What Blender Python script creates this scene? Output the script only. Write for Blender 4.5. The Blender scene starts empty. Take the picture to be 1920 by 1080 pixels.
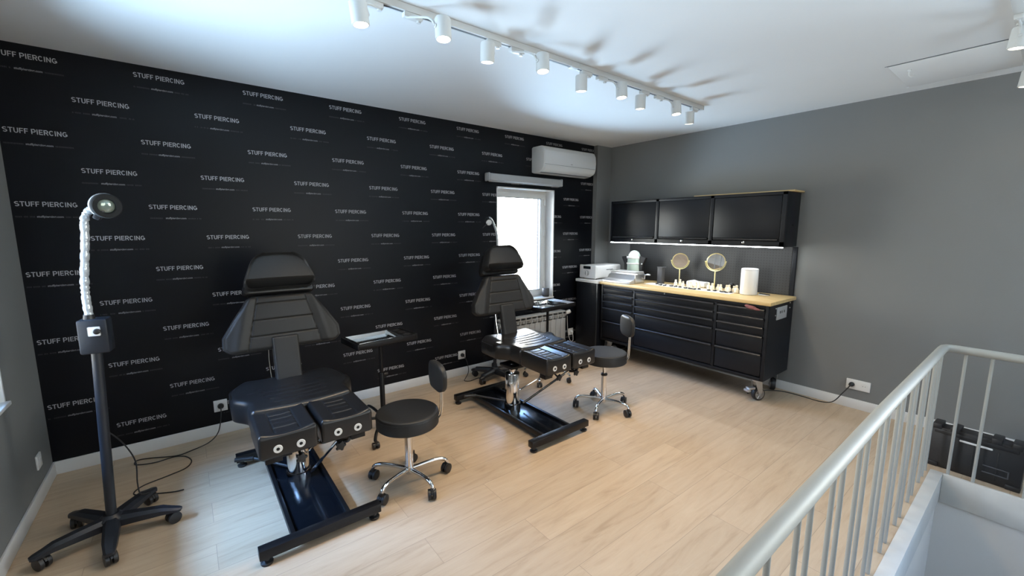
import bpy, bmesh, math, random
from math import sin, cos, pi, radians, sqrt, exp
from mathutils import Vector, Matrix

random.seed(7)
scn = bpy.context.scene
C = scn.collection

# ------------------------------------------------------------------ camera
CAM = (0.0, 0.0, 1.5)
cd = bpy.data.cameras.new('camera')
cd.sensor_width = 36.0
cd.lens = 788.35 / 1920 * 36
cd.clip_start = 0.02
cam = bpy.data.objects.new('camera', cd)
fw = Vector((0.608, 0.782, -0.141)).normalized()
rt = Vector((0.790, -0.614, 0.001)).normalized()
up = rt.cross(fw).normalized(); rt = fw.cross(up).normalized()
cam.matrix_world = Matrix(((rt.x, up.x, -fw.x, CAM[0]), (rt.y, up.y, -fw.y, CAM[1]),
                           (rt.z, up.z, -fw.z, CAM[2]), (0, 0, 0, 1)))
C.objects.link(cam); scn.camera = cam

# ------------------------------------------------------------------ exposure
scn.view_settings.view_transform = 'Standard'
scn.view_settings.look = 'None'
scn.view_settings.gamma = 1.0
scn.view_settings.use_curve_mapping = False
scn.view_settings.exposure = -0.2

# ------------------------------------------------------------------ world and daylight
SKY = 20.0
w = bpy.data.worlds.new('daylight'); scn.world = w; w.use_nodes = True
bg = w.node_tree.nodes['Background']
_n, _l = w.node_tree.nodes, w.node_tree.links
_tc = _n.new('ShaderNodeTexCoord'); _sp = _n.new('ShaderNodeSeparateXYZ'); _cr = _n.new('ShaderNodeValToRGB'); _mr = _n.new('ShaderNodeMapRange')
_mr.inputs['From Min'].default_value = -1; _mr.inputs['From Max'].default_value = 1
_e = _cr.color_ramp.elements
_e[0].position = 0.28; _e[0].color = (0.50, 0.72, 0.98, 1)      # ground below, tinted blue for the ceiling
_e[1].position = 0.72; _e[1].color = (0.34, 0.60, 1.12, 1)      # blue sky
for _p, _c in ((0.42, (0.95, 0.92, 0.84, 1)), (0.60, (1.0, 0.96, 0.88, 1))):   # warm pale horizon, tinted to keep the walls neutral
    _q = _e.new(_p); _q.color = _c
_l.new(_tc.outputs['Generated'], _sp.inputs[0]); _l.new(_sp.outputs['Z'], _mr.inputs['Value'])
_l.new(_mr.outputs[0], _cr.inputs[0]); _l.new(_cr.outputs[0], bg.inputs[0])
# brightness shaped by direction: sunlit ground, dim horizon, glow added high left, dimmed rear
def _map(src, a, b, c, d):
    q = _n.new('ShaderNodeMapRange'); q.interpolation_type = 'SMOOTHSTEP'
    for k, v in zip(('From Min', 'From Max', 'To Min', 'To Max'), (a, b, c, d)): q.inputs[k].default_value = v
    _l.new(_sp.outputs[src], q.inputs['Value']); return q.outputs[0]
def _op(op, a, b):
    q = _n.new('ShaderNodeMath'); q.operation = op
    for k, v in enumerate((a, b)):
        if isinstance(v, (int, float)): q.inputs[k].default_value = v
        else: _l.new(v, q.inputs[k])
    return q.outputs[0]
_base = _op('ADD', 0.42, _op('MULTIPLY', _map('Z', -0.22, -0.62, 0.0, 1.0), _op('ADD', 0.5, _op('ADD', _map('X', -0.2, -0.5, 0.0, 1.25),
         _op('MULTIPLY', _map('X', 0.1, 0.75, 0.08, 1.6), _op('MULTIPLY', _map('Y', 0.0, 0.2, 0.0, 6.0), _map('Y', 0.65, 0.2, 0.55, 3.0)))))))
_high = _op('MULTIPLY', _map('X', -0.15, -0.5, 0.0, 1.0), _map('Z', 0.60, 0.82, 0.0, 20.0))
_base = _op('ADD', _base, _map('Y', 0.2, 0.55, 0.0, 1.3))
_side = _map('Y', -0.6, 0.1, 0.62, 1.0)
_base = _op('ADD', _base, _op('MULTIPLY', _map('X', 0.5, 0.8, 0.0, 2.8), _map('Y', 0.0, -0.25, 0.0, 1.0)))  # extra brightness added outside the unseen right wall window
_l.new(_op('MULTIPLY', _op('MULTIPLY', _op('ADD', _base, _high), _side), SKY), bg.inputs[1])

def portal(name, loc, rot, sx, sy):
    l = bpy.data.lights.new(name, 'AREA'); l.shape = 'RECTANGLE'; l.size = sx; l.size_y = sy
    l.cycles.is_portal = True
    o = bpy.data.objects.new(name, l); o.location = loc; o.rotation_euler = rot; C.objects.link(o)
WY, WX0, WX1 = 3.612, -0.746, 4.343       # back wall, left wall, right wall
H = 2.5
FY = -2.4                                  # wall behind the camera
portal('portal_back', (3.01, 3.90, 1.30), (radians(-90), 0, 0), 0.84, 1.30)
portal('portal_left', (-1.02, 2.44, 1.40), (0, radians(-90), 0), 1.6, 1.3)
portal('portal_added_right', (WX1 + .257, -1.45, 1.50), (0, radians(90), 0), 1.5, 1.5)
portal('portal_added_front', (1.9, FY - 0.28, 1.45), (radians(90), 0, 0), 2.4, 1.7)

# ------------------------------------------------------------------ materials
def nt(m): return m.node_tree.nodes, m.node_tree.links
def mat(name, col, rough=0.5, metal=0.0, var=0.06, scale=30.0, bump=0.0, bscale=200.0, spec=0.5, coat=0.0, trans=0.0, emit=None, es=0.0):
    m = bpy.data.materials.new(name); m.use_nodes = True
    n, l = nt(m); b = n['Principled BSDF']
    b.inputs['Roughness'].default_value = rough; b.inputs['Metallic'].default_value = metal
    b.inputs['Specular IOR Level'].default_value = spec
    b.inputs['Coat Weight'].default_value = coat
    b.inputs['Transmission Weight'].default_value = trans
    tc = n.new('ShaderNodeTexCoord')
    no = n.new('ShaderNodeTexNoise'); no.inputs['Scale'].default_value = scale; no.inputs['Detail'].default_value = 3
    l.new(tc.outputs['Object'], no.inputs['Vector'])
    r = n.new('ShaderNodeMapRange')
    r.inputs['To Min'].default_value = 1 - var; r.inputs['To Max'].default_value = 1 + var
    l.new(no.outputs['Fac'], r.inputs['Value'])
    mx = n.new('ShaderNodeVectorMath'); mx.operation = 'SCALE'
    mx.inputs[0].default_value = col[:3]
    l.new(r.outputs['Result'], mx.inputs['Scale'])
    l.new(mx.outputs[0], b.inputs['Base Color'])
    if bump > 0:
        n2 = n.new('ShaderNodeTexNoise'); n2.inputs['Scale'].default_value = bscale; n2.inputs['Detail'].default_value = 2
        l.new(tc.outputs['Object'], n2.inputs['Vector'])
        bp = n.new('ShaderNodeBump'); bp.inputs['Strength'].default_value = bump; bp.inputs['Distance'].default_value = 0.002
        l.new(n2.outputs['Fac'], bp.inputs['Height']); l.new(bp.outputs[0], b.inputs['Normal'])
    if emit:
        b.inputs['Emission Color'].default_value = (*emit, 1); b.inputs['Emission Strength'].default_value = es
    return m

M = {}
M['ceiling'] = mat('ceiling_paint', (0.76, 0.76, 0.75), 0.9, var=0.015, scale=3, bump=0.15, bscale=90)
M['grey_wall'] = mat('grey_wall_paint', (0.185, 0.188, 0.185), 0.75, var=0.03, scale=2.5, bump=0.2, bscale=120)
M['wallpaper'] = mat('black_wallpaper', (0.004, 0.0048, 0.0072), 0.37, var=0.06, scale=4, bump=0.05, bscale=150, spec=0.22)
M['lettering'] = mat('wallpaper_lettering', (0.40, 0.40, 0.42), 0.6, var=0.03)
M['lettering_mid'] = mat('wallpaper_web_line', (0.20, 0.20, 0.21), 0.6, var=0.05)
M['lettering_dim'] = mat('wallpaper_dim_line', (0.024, 0.025, 0.028), 0.6, var=0.05)
M['white_trim'] = mat('white_trim_paint', (0.72, 0.72, 0.71), 0.45, var=0.02, scale=8)
M['rail'] = mat('cream_rail_paint', (0.37, 0.37, 0.34), 0.55, var=0.03, scale=12)
M['stair'] = mat('stairwell_paint', (0.74, 0.70, 0.64), 0.8, var=0.05, scale=2, bump=0.2, bscale=60)
M['curb'] = mat('worn_white_edge', (0.62, 0.60, 0.55), 0.55, var=0.12, scale=9)
M['pvc'] = mat('white_window_frame', (0.72, 0.72, 0.70), 0.35, var=0.02)
M['gasket'] = mat('grey_gasket', (0.12, 0.13, 0.14), 0.6)
M['leather'] = mat('black_leather', (0.010, 0.010, 0.0105), 0.28, var=0.15, scale=14, bump=0.045, bscale=320, spec=0.5)
M['leather_satin'] = mat('black_leather_matt', (0.018, 0.018, 0.018), 0.48, var=0.1, scale=12, bump=0.15, bscale=380, spec=0.42)
M['thread'] = mat('leather_stitching', (0.10, 0.10, 0.10), 0.6)
M['black_metal'] = mat('black_powder_metal', (0.006, 0.006, 0.007), 0.36, var=0.1, scale=20, bump=0.08, bscale=300, spec=0.35)
M['blue_black'] = mat('black_cabinet_metal', (0.0055, 0.0068, 0.010), 0.42, var=0.05, scale=5, bump=0.08, bscale=350, spec=0.27)
M['handle_edge'] = mat('dark_handle_edge', (0.022, 0.024, 0.028), 0.35, var=0.05)
M['base_enamel'] = mat('glossy_black_enamel', (0.004, 0.005, 0.007), 0.17, var=0.1, scale=20, spec=0.35)
M['steel_polished'] = mat('polished_tray_steel', (0.62, 0.62, 0.61), 0.10, 1.0, var=0.02)
M['black_plastic'] = mat('black_plastic', (0.014, 0.014, 0.015), 0.42, var=0.1, scale=20, bump=0.15, bscale=260)
M['grey_plastic'] = mat('grey_tyre', (0.07, 0.07, 0.075), 0.55)
M['lamp_base'] = mat('dark_blue_grey_plastic', (0.013, 0.0155, 0.021), 0.4, var=0.08, bump=0.1, bscale=300)
M['chrome'] = mat('chrome', (0.80, 0.80, 0.80), 0.07, 1.0, var=0.01)
M['steel'] = mat('brushed_steel', (0.55, 0.55, 0.55), 0.48, 0.75, var=0.05, scale=60)
M['zinc'] = mat('zinc_steel', (0.55, 0.56, 0.57), 0.3, 0.9, var=0.1, scale=50)
M['gold'] = mat('brushed_brass', (0.85, 0.76, 0.42), 0.3, 0.85, var=0.04)
M['mirror'] = mat('mirror_glass', (0.85, 0.87, 0.9), 0.02, 1.0, var=0.0)
M['white_plastic'] = mat('white_plastic', (0.75, 0.75, 0.74), 0.35, var=0.02)
M['ac_white'] = mat('air_conditioner_white', (0.68, 0.70, 0.71), 0.35, var=0.015)
M['blind'] = mat('grey_cassette', (0.40, 0.41, 0.42), 0.45, var=0.03)
M['autoclave'] = mat('autoclave_white', (0.90, 0.90, 0.90), 0.35, var=0.01)
M['spot'] = mat('spotlight_white', (0.62, 0.62, 0.60), 0.45, var=0.02)
M['cream'] = mat('cream_plastic', (0.80, 0.72, 0.56), 0.35, var=0.06, scale=50)
M['mint'] = mat('mint_plastic', (0.58, 0.70, 0.62), 0.35, var=0.03)
M['paper'] = mat('white_paper', (0.80, 0.79, 0.77), 0.8, var=0.02)
M['red'] = mat('faded_red_cloth', (0.22, 0.075, 0.075), 0.7, var=0.2, scale=60)
M['radiator'] = mat('radiator_enamel', (0.36, 0.36, 0.35), 0.4, var=0.03)
M['dark_hole'] = mat('dark_recess', (0.006, 0.006, 0.006), 0.8)
M['film'] = mat('clear_wrap', (0.50, 0.54, 0.57), 0.16, 0.25, var=0.35, scale=90, bump=1.0, bscale=70, coat=0.6)
M['lens'] = mat('lamp_lens', (0.30, 0.36, 0.32), 0.12, 0.6, var=0.3, scale=60)
M['sash_reveal'] = mat('white_reveal', (0.70, 0.70, 0.69), 0.6, var=0.02)
M['concrete'] = mat('terrace_concrete', (0.52, 0.50, 0.46), 0.9, var=0.1, scale=1.5)
M['led'] = mat('led_strip', (0.9, 0.9, 0.9), 0.4, emit=(0.90, 0.96, 1.0), es=26.0)
M['bulb'] = mat('spot_bulb', (0.9, 0.9, 0.85), 0.4, emit=(1.0, 0.90, 0.70), es=14.0)
M['screen'] = mat('dark_display', (0.012, 0.02, 0.026), 0.15)
M['cabletex'] = mat('black_cable', (0.014, 0.014, 0.015), 0.5)

def wood_floor():
    m = bpy.data.materials.new('oak_planks'); m.use_nodes = True; n, l = nt(m); b = n['Principled BSDF']
    tc = n.new('ShaderNodeTexCoord')
    br = n.new('ShaderNodeTexBrick'); br.offset = 0.37; br.offset_frequency = 2; br.squash = 1
    br.inputs['Color1'].default_value = (0.0, 0, 0, 1); br.inputs['Color2'].default_value = (1, 1, 1, 1)
    br.inputs['Mortar'].default_value = (0.5, .5, .5, 1)
    br.inputs['Scale'].default_value = 1.0; br.inputs['Mortar Size'].default_value = 0.0012
    br.inputs['Mortar Smooth'].default_value = 0.1
    br.inputs['Brick Width'].default_value = 1.28; br.inputs['Row Height'].default_value = 0.192
    l.new(tc.outputs['Object'], br.inputs['Vector'])
    # grain: per plank offset, stretched noise
    sep = n.new('ShaderNodeVectorMath'); sep.operation = 'MULTIPLY'; sep.inputs[1].default_value = (1.4, 11, 1)
    off = n.new('ShaderNodeVectorMath'); off.operation = 'MULTIPLY_ADD'
    off.inputs[1].default_value = (7.3, 3.1, 5.0)
    l.new(br.outputs['Color'], off.inputs[0]); l.new(tc.outputs['Object'], off.inputs[2]); l.new(off.outputs[0], sep.inputs[0])
    g = n.new('ShaderNodeTexNoise'); g.inputs['Scale'].default_value = 2.2; g.inputs['Detail'].default_value = 8
    g.inputs['Roughness'].default_value = 0.62; g.inputs['Distortion'].default_value = 0.6
    l.new(sep.outputs[0], g.inputs['Vector'])
    cr = n.new('ShaderNodeValToRGB'); e = cr.color_ramp.elements
    e[0].position = 0.28; e[0].color = (0.42, 0.305, 0.20, 1)
    e[1].position = 0.68; e[1].color = (0.55, 0.425, 0.295, 1)
    x = e.new(0.46); x.color = (0.50, 0.375, 0.253, 1)
    l.new(g.outputs['Fac'], cr.inputs[0])
    bc = n.new('ShaderNodeMapRange'); bc.inputs['To Min'].default_value = 0.94; bc.inputs['To Max'].default_value = 1.04
    l.new(br.outputs['Color'], bc.inputs['Value'])
    sc = n.new('ShaderNodeVectorMath'); sc.operation = 'SCALE'
    l.new(cr.outputs[0], sc.inputs[0]); l.new(bc.outputs[0], sc.inputs['Scale'])
    mx = n.new('ShaderNodeMixRGB'); mx.inputs[2].default_value = (0.34, 0.255, 0.18, 1)
    l.new(br.outputs['Fac'], mx.inputs[0]); l.new(sc.outputs[0], mx.inputs[1]); l.new(mx.outputs[0], b.inputs['Base Color'])
    b.inputs['Roughness'].default_value = 0.42; b.inputs['Specular IOR Level'].default_value = 0.4
    bp = n.new('ShaderNodeBump'); bp.inputs['Strength'].default_value = 0.12; bp.inputs['Distance'].default_value = 0.002
    l.new(g.outputs['Fac'], bp.inputs['Height']); l.new(bp.outputs[0], b.inputs['Normal'])
    return m
M['floor'] = wood_floor()

def bench_wood():
    m = bpy.data.materials.new('pale_bench_wood'); m.use_nodes = True; n, l = nt(m); b = n['Principled BSDF']
    tc = n.new('ShaderNodeTexCoord'); v = n.new('ShaderNodeVectorMath'); v.operation = 'MULTIPLY'
    v.inputs[1].default_value = (22, 1.5, 22); l.new(tc.outputs['Object'], v.inputs[0])
    g = n.new('ShaderNodeTexNoise'); g.inputs['Scale'].default_value = 1.5; g.inputs['Detail'].default_value = 6
    l.new(v.outputs[0], g.inputs['Vector'])
    cr = n.new('ShaderNodeValToRGB'); e = cr.color_ramp.elements
    e[0].position = 0.3; e[0].color = (0.58, 0.40, 0.17, 1); e[1].position = 0.7; e[1].color = (0.72, 0.54, 0.27, 1)
    l.new(g.outputs['Fac'], cr.inputs[0]); l.new(cr.outputs[0], b.inputs['Base Color'])
    b.inputs['Roughness'].default_value = 0.4
    return m
M['bench_wood'] = bench_wood()

def pegboard():
    m = bpy.data.materials.new('perforated_black_metal'); m.use_nodes = True; n, l = nt(m); b = n['Principled BSDF']
    tc = n.new('ShaderNodeTexCoord'); sp = n.new('ShaderNodeSeparateXYZ'); l.new(tc.outputs['Object'], sp.inputs[0])
    def tri(s):
        a = n.new('ShaderNodeMath'); a.operation = 'PINGPONG'; a.inputs[1].default_value = 0.0125; l.new(s, a.inputs[0])
        p = n.new('ShaderNodeMath'); p.operation = 'POWER'; p.inputs[1].default_value = 2; l.new(a.outputs[0], p.inputs[0]); return p
    a, c = tri(sp.outputs['Y']), tri(sp.outputs['Z'])
    s = n.new('ShaderNodeMath'); s.operation = 'ADD'; l.new(a.outputs[0], s.inputs[0]); l.new(c.outputs[0], s.inputs[1])
    t = n.new('ShaderNodeMath'); t.operation = 'LESS_THAN'; t.inputs[1].default_value = 0.0038 ** 2; l.new(s.outputs[0], t.inputs[0])
    mx = n.new('ShaderNodeMixRGB'); mx.inputs[1].default_value = (0.028, 0.029, 0.031, 1); mx.inputs[2].default_value = (0.004, 0.004, 0.004, 1)
    l.new(t.outputs[0], mx.inputs[0]); l.new(mx.outputs[0], b.inputs['Base Color'])
    b.inputs['Roughness'].default_value = 0.45
    return m
M['pegboard'] = pegboard()

def pane_glass():
    m = bpy.data.materials.new('window_glass'); m.use_nodes = True; n, l = nt(m)
    n.remove(n['Principled BSDF'])
    tr = n.new('ShaderNodeBsdfTransparent'); tr.inputs[0].default_value = (0.96, 0.98, 0.98, 1)
    gl = n.new('ShaderNodeBsdfGlossy'); gl.inputs['Roughness'].default_value = 0.02
    fr = n.new('ShaderNodeFresnel'); fr.inputs[0].default_value = 1.3
    mx = n.new('ShaderNodeMixShader'); l.new(fr.outputs[0], mx.inputs[0]); l.new(tr.outputs[0], mx.inputs[1]); l.new(gl.outputs[0], mx.inputs[2])
    l.new(mx.outputs[0], n['Material Output'].inputs[0])
    return m
M['glass'] = pane_glass()

# ------------------------------------------------------------------ mesh builder
class B:
    def __init__(s): s.bm = bmesh.new()
    def _tf(s, vs, mtx):
        if mtx is not None:
            for v in vs: v.co = mtx @ v.co
    def box(s, x0, x1, y0, y1, z0, z1, bev=0.0, seg=2, mtx=None):
        r = bmesh.ops.create_cube(s.bm, size=1.0)
        vs = r['verts']
        for v in vs: v.co = Vector(((x0 + x1) / 2 + v.co.x * (x1 - x0), (y0 + y1) / 2 + v.co.y * (y1 - y0), (z0 + z1) / 2 + v.co.z * (z1 - z0)))
        if bev > 0:
            es = list({e for v in vs for e in v.link_edges})
            r2 = bmesh.ops.bevel(s.bm, geom=es, offset=bev, segments=seg, profile=0.5, affect='EDGES')
            vs = list({v for f in r2['faces'] for v in f.verts} | {v for v in vs if v.is_valid})
        s._tf(vs, mtx); return s
    def ring(s, c, ax, r, n, ph=0.0, sq=1.0):
        ax = Vector(ax).normalized()
        t = Vector((0, 0, 1)) if abs(ax.z) < 0.9 else Vector((1, 0, 0))
        u = ax.cross(t).normalized(); v = ax.cross(u)
        return [s.bm.verts.new(Vector(c) + r * (cos(2 * pi * i / n + ph) * u + sq * sin(2 * pi * i / n + ph) * v)) for i in range(n)]
    def bridge(s, a, b):
        n = len(a)
        for i in range(n): s.bm.faces.new((a[i], a[(i + 1) % n], b[(i + 1) % n], b[i]))
    def cyl(s, p0, p1, r0, r1=None, n=20, cap=True):
        r1 = r0 if r1 is None else r1
        ax = Vector(p1) - Vector(p0)
        a, b = s.ring(p0, ax, r0, n), s.ring(p1, ax, r1, n); s.bridge(a, b)
        if cap: s.bm.faces.new(a[::-1]); s.bm.faces.new(b)
        return s
    def lathe(s, prof, o=(0, 0, 0), n=28, ax=(0, 0, 1), cap=True):
        ax = Vector(ax).normalized(); prev = None; first = None
        for r, h in prof:
            q = s.ring(Vector(o) + ax * h, ax, max(r, 1e-4), n)
            if prev: s.bridge(prev, q)
            else: first = q
            prev = q
        if cap: s.bm.faces.new(first[::-1]); s.bm.faces.new(prev)
        return s
    def tube(s, pts, r, n=10, smooth=0, cap=True):
        pts = [Vector(p) for p in pts]
        if smooth:
            q = []
            P = [pts[0]] + pts + [pts[-1]]
            for i in range(1, len(P) - 2):
                for k in range(smooth):
                    t = k / smooth; a, b, c, d = P[i - 1], P[i], P[i + 1], P[i + 2]
                    q.append(0.5 * ((2 * b) + (c - a) * t + (2 * a - 5 * b + 4 * c - d) * t * t + (3 * b - a - 3 * c + d) * t ** 3))
            q.append(pts[-1]); pts = q
        rr = r if callable(r) else (lambda t: r)
        u = None; prev = None; first = None
        for i, p in enumerate(pts):
            d = (pts[min(i + 1, len(pts) - 1)] - pts[max(i - 1, 0)]).normalized()
            if u is None:
                t = Vector((0, 0, 1)) if abs(d.z) < 0.9 else Vector((1, 0, 0)); u = d.cross(t).normalized()
            u = (u - d * u.dot(d)).normalized(); v = d.cross(u)
            R = rr(i / max(1, len(pts) - 1))
            q = [s.bm.verts.new(p + R * (cos(2 * pi * k / n) * u + sin(2 * pi * k / n) * v)) for k in range(n)]
            if prev: s.bridge(prev, q)
            else: first = q
            prev = q
        if cap: s.bm.faces.new(first[::-1]); s.bm.faces.new(prev)
        return s
    def sphere(s, c, r, sc=(1, 1, 1), n=20, mtx=None):
        q = bmesh.ops.create_uvsphere(s.bm, u_segments=n, v_segments=max(8, n * 2 // 3), radius=r)
        for v in q['verts']: v.co = Vector((v.co.x * sc[0], v.co.y * sc[1], v.co.z * sc[2])) + Vector(c)
        s._tf(q['verts'], mtx); return s
    def prism(s, poly, a, b, axis='y', bev=0.0):
        def P(p, t):
            return {'x': (t, p[0], p[1]), 'y': (p[0], t, p[1]), 'z': (p[0], p[1], t)}[axis]
        A = [s.bm.verts.new(P(p, a)) for p in poly]; Bv = [s.bm.verts.new(P(p, b)) for p in poly]
        fs = [s.bm.faces.new(A[::-1]), s.bm.faces.new(Bv)]
        n = len(poly)
        for i in range(n): fs.append(s.bm.faces.new((A[i], A[(i + 1) % n], Bv[(i + 1) % n], Bv[i])))
        if bev: bmesh.ops.bevel(s.bm, geom=list({e for f in fs for e in f.edges}), offset=bev, segments=2, profile=0.5, affect='EDGES')
        return s
    def pad(s, w, L, T, h=None, r=0.03, rc=0.04, nx=70, ny=70, mtx=None, zb=0.0, rb=0.012):
        """padded cushion: half width w(v), length L, thickness T, relief h(x,y)"""
        def W(y):
            q = w(y / L)
            d = min(y, L - y)
            if d < rc: q -= rc * (1 - sqrt(max(0, 1 - (1 - d / rc) ** 2)))
            return q
        G = []
        for j in range(ny + 1):
            t = j / ny; y = L * (0.5 - 0.5 * cos(pi * t)) * 0.6 + L * t * 0.4
            row = []
            ww = W(y)
            for i in range(nx + 1):
                u = -1 + 2 * i / nx; u = 0.45 * sin(pi / 2 * u) + 0.55 * u
                x = u * ww; d = min(ww - abs(x), y, L - y)
                z = T - (r * (1 - sqrt(max(0, 1 - (1 - d / r) ** 2))) if d < r else 0)
                if h: z += h(x, y, ww) * min(1, d / 0.012)
                row.append(s.bm.verts.new((x, y, z)))
            G.append(row)
        for j in range(ny):
            for i in range(nx): s.bm.faces.new((G[j][i], G[j][i + 1], G[j + 1][i + 1], G[j + 1][i]))
        loop = G[0][:] + [G[j][nx] for j in range(1, ny + 1)] + G[ny][nx - 1::-1] + [G[j][0] for j in range(ny - 1, 0, -1)]
        cy = L / 2; lv = [loop]
        for k, (dz, ins) in enumerate(((zb + rb, 0.0), (zb + rb * 0.3, rb * 0.4), (zb, rb))):
            q = []
            for v in loop:
                sx = max(0.0, 1 - ins / max(0.02, abs(v.co.x))) if abs(v.co.x) > 0.02 else 1
                yy = cy + (v.co.y - cy) * (1 - ins / (L / 2))
                q.append(s.bm.verts.new((v.co.x * sx, yy, dz)))
            lv.append(q)
        n = len(loop)
        for a, b in zip(lv, lv[1:]):
            for i in range(n): s.bm.faces.new((a[(i + 1) % n], a[i], b[i], b[(i + 1) % n]))
        s.bm.faces.new(lv[-1][::-1])
        allv = [v for row in G for v in row] + [v for q in lv[1:] for v in q]
        s._tf(allv, mtx); return s
    def obj(s, name, m, parent=None, loc=(0, 0, 0), rot=(0, 0, 0), smooth=True, ang=35):
        bmesh.ops.recalc_face_normals(s.bm, faces=s.bm.faces[:])
        me = bpy.data.meshes.new(name)
        if smooth:
            for f in s.bm.faces: f.smooth = True
            a = radians(ang)
            for e in s.bm.edges:
                if len(e.link_faces) == 2 and e.calc_face_angle(0) > a: e.smooth = False
        s.bm.to_mesh(me); s.bm.free()
        me.materials.append(M[m] if isinstance(m, str) else m)
        o = bpy.data.objects.new(name, me); C.objects.link(o)
        o.location = loc; o.rotation_euler = rot
        if parent: o.parent = parent
        return o

def tag(o, label, cat, group=None):
    o['label'] = label; o['category'] = cat
    if group: o['group'] = group
    return o
def thing(name, label, cat, loc=(0, 0, 0), rz=0.0, group=None):
    o = bpy.data.objects.new(name, None); C.objects.link(o); o.empty_display_size = 0.05
    o.location = loc; o.rotation_euler = (0, 0, rz)
    return tag(o, label, cat, group)
def struct(o): o['kind'] = 'structure'; return o
def link_copy(src, name, parent=None, loc=None, rot=None):
    o = src.copy(); C.objects.link(o)
    if parent: o.parent = parent
    if loc is not None: o.location = loc
    if rot is not None: o.rotation_euler = rot
    return o
def dup(root, loc, rz, label, group=None):
    r = root.copy(); C.objects.link(r); r.location = loc; r.rotation_euler = (0, 0, rz); r['label'] = label
    if group: r['group'] = group
    for ch in list(root.children):
        c = ch.copy(); C.objects.link(c); c.parent = r
        for g in list(ch.children):
            d = g.copy(); C.objects.link(d); d.parent = c
    return r

# ------------------------------------------------------------------ room shell
HX0, HX1, HY0, HY1 = 0.25, 3.58, -0.95, 0.28     # stair opening
b = B()
for r in ((WX0 - .3, WX1 + .25, HY1, WY + .2), (HX1, WX1 + .25, FY - .2, HY1), (WX0 - .3, HX0, FY - .2, HY1), (HX0, HX1, FY - .2, HY0)):
    b.box(r[0], r[1], r[2], r[3], -0.16, 0.0)
struct(b.obj('floor', 'floor', smooth=False))
struct(B().box(WX0 - .3, WX1 + .25, FY - .2, WY + .3, H, H + .12).obj('ceiling', 'ceiling', smooth=False))

def wall_with_opening(axis, c0, c1, a0, a1, z0, z1, oa0, oa1, oz0, oz1):
    b = B()
    def bx(p, q, u, v):
        if axis == 'y': b.box(p, q, c0, c1, u, v)
        else: b.box(c0, c1, p, q, u, v)
    bx(a0, oa0, z0, z1); bx(oa1, a1, z0, z1); bx(oa0, oa1, z0, oz0); bx(oa0, oa1, oz1, z1)
    return b
OX0, OX1, OZ0, OZ1 = 2.604, 3.425, 0.68, 1.93
wb = struct(wall_with_opening('y', WY, WY + .3, WX0 - .3, WX1 + .25, 0, H, OX0, OX1, OZ0, OZ1).obj('wall_back', 'wallpaper', smooth=False))
LY0, LY1, LZ0, LZ1 = 1.85, 3.03, 0.65, 2.15
struct(wall_with_opening('x', WX0 - .3, WX0, FY, WY, 0, H, LY0, LY1, LZ0, LZ1).obj('wall_left', 'grey_wall', smooth=False))
struct(wall_with_opening('x', WX1, WX1 + .255, FY, WY, 0, H, -2.2, -.7, .75, 2.25).obj('wall_right', 'grey_wall', smooth=False))
struct(wall_with_opening('y', FY - .3, FY, WX0 - .3, WX1 + .25, 0, H, 0.7, 3.1, 0.6, 2.3).obj('wall_front', 'grey_wall', smooth=False))
# boxed corner column
struct(B().box(4.085, WX1, 3.552, WY, 0, H).obj('trim_1', 'grey_wall', smooth=False)).name = 'trim_1'
# baseboards
BH, BT = 0.082, 0.012
struct(B().box(WX0, 4.085, WY - BT, WY, 0, BH, .003).obj('baseboard_back', 'white_trim'))
struct(B().box(WX0, WX0 + BT, FY, WY - BT, 0, BH, .003).obj('baseboard_left', 'white_trim'))
struct(B().box(WX1 - BT, WX1, FY, 3.552, 0, BH, .003).obj('baseboard_right', 'white_trim'))
# stairwell
b = B()
b.box(HX0, HX1, HY1, HY1 + .10, -2.7, -.16); b.box(HX1, HX1 + .10, HY0, HY1, -2.7, -.16)
b.box(HX0, HX1, HY0 - .10, HY0, -2.7, -.16); b.box(HX0 - .1, HX0, HY0, HY1, -2.7, -.16)
struct(b.obj('wall_stairwell', 'stair', smooth=False))
struct(B().box(HX0 - .1, HX1 + .1, HY0 - .1, HY1 + .1, -2.8, -2.7).obj('floor_lower', 'floor', smooth=False))
b = B(); b.box(HX0, HX1 + .012, HY1 - .012, HY1 + .046, -.17, .004, .003)
struct(b.obj('trim_2', 'curb'))
b = B(); b.box(HX1 - .014, HX1 + .012, HY0, HY1 - .0125, -.178, .004, .003)
struct(b.obj('trim_3', 'curb'))

# wallpaper lettering ------------------------------------------------
def text_mesh(body, width, offset=0.0):
    cu = bpy.data.curves.new('t', 'FONT'); cu.body = body; cu.size = 1.0; cu.resolution_u = 2; cu.offset = offset
    o = bpy.data.objects.new('t', cu); C.objects.link(o)
    bpy.context.view_layer.update()
    me = bpy.data.meshes.new_from_object(o.evaluated_get(bpy.context.evaluated_depsgraph_get()))
    bpy.data.objects.remove(o)
    xs = [v.co.x for v in me.vertices]; x0 = min(xs); sc = width / (max(xs) - x0)
    vs = [((v.co.x - x0) * sc, v.co.y * sc) for v in me.vertices]; fs = [tuple(p.vertices) for p in me.polygons]
    bpy.data.meshes.remove(me); return vs, fs
def arc(cx, cy, rx, ry, a0, a1, n=8): return [(cx + rx * cos(radians(a0 + (a1 - a0) * i / n)), cy + ry * sin(radians(a0 + (a1 - a0) * i / n))) for i in range(n + 1)]
SW = .145
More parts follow.
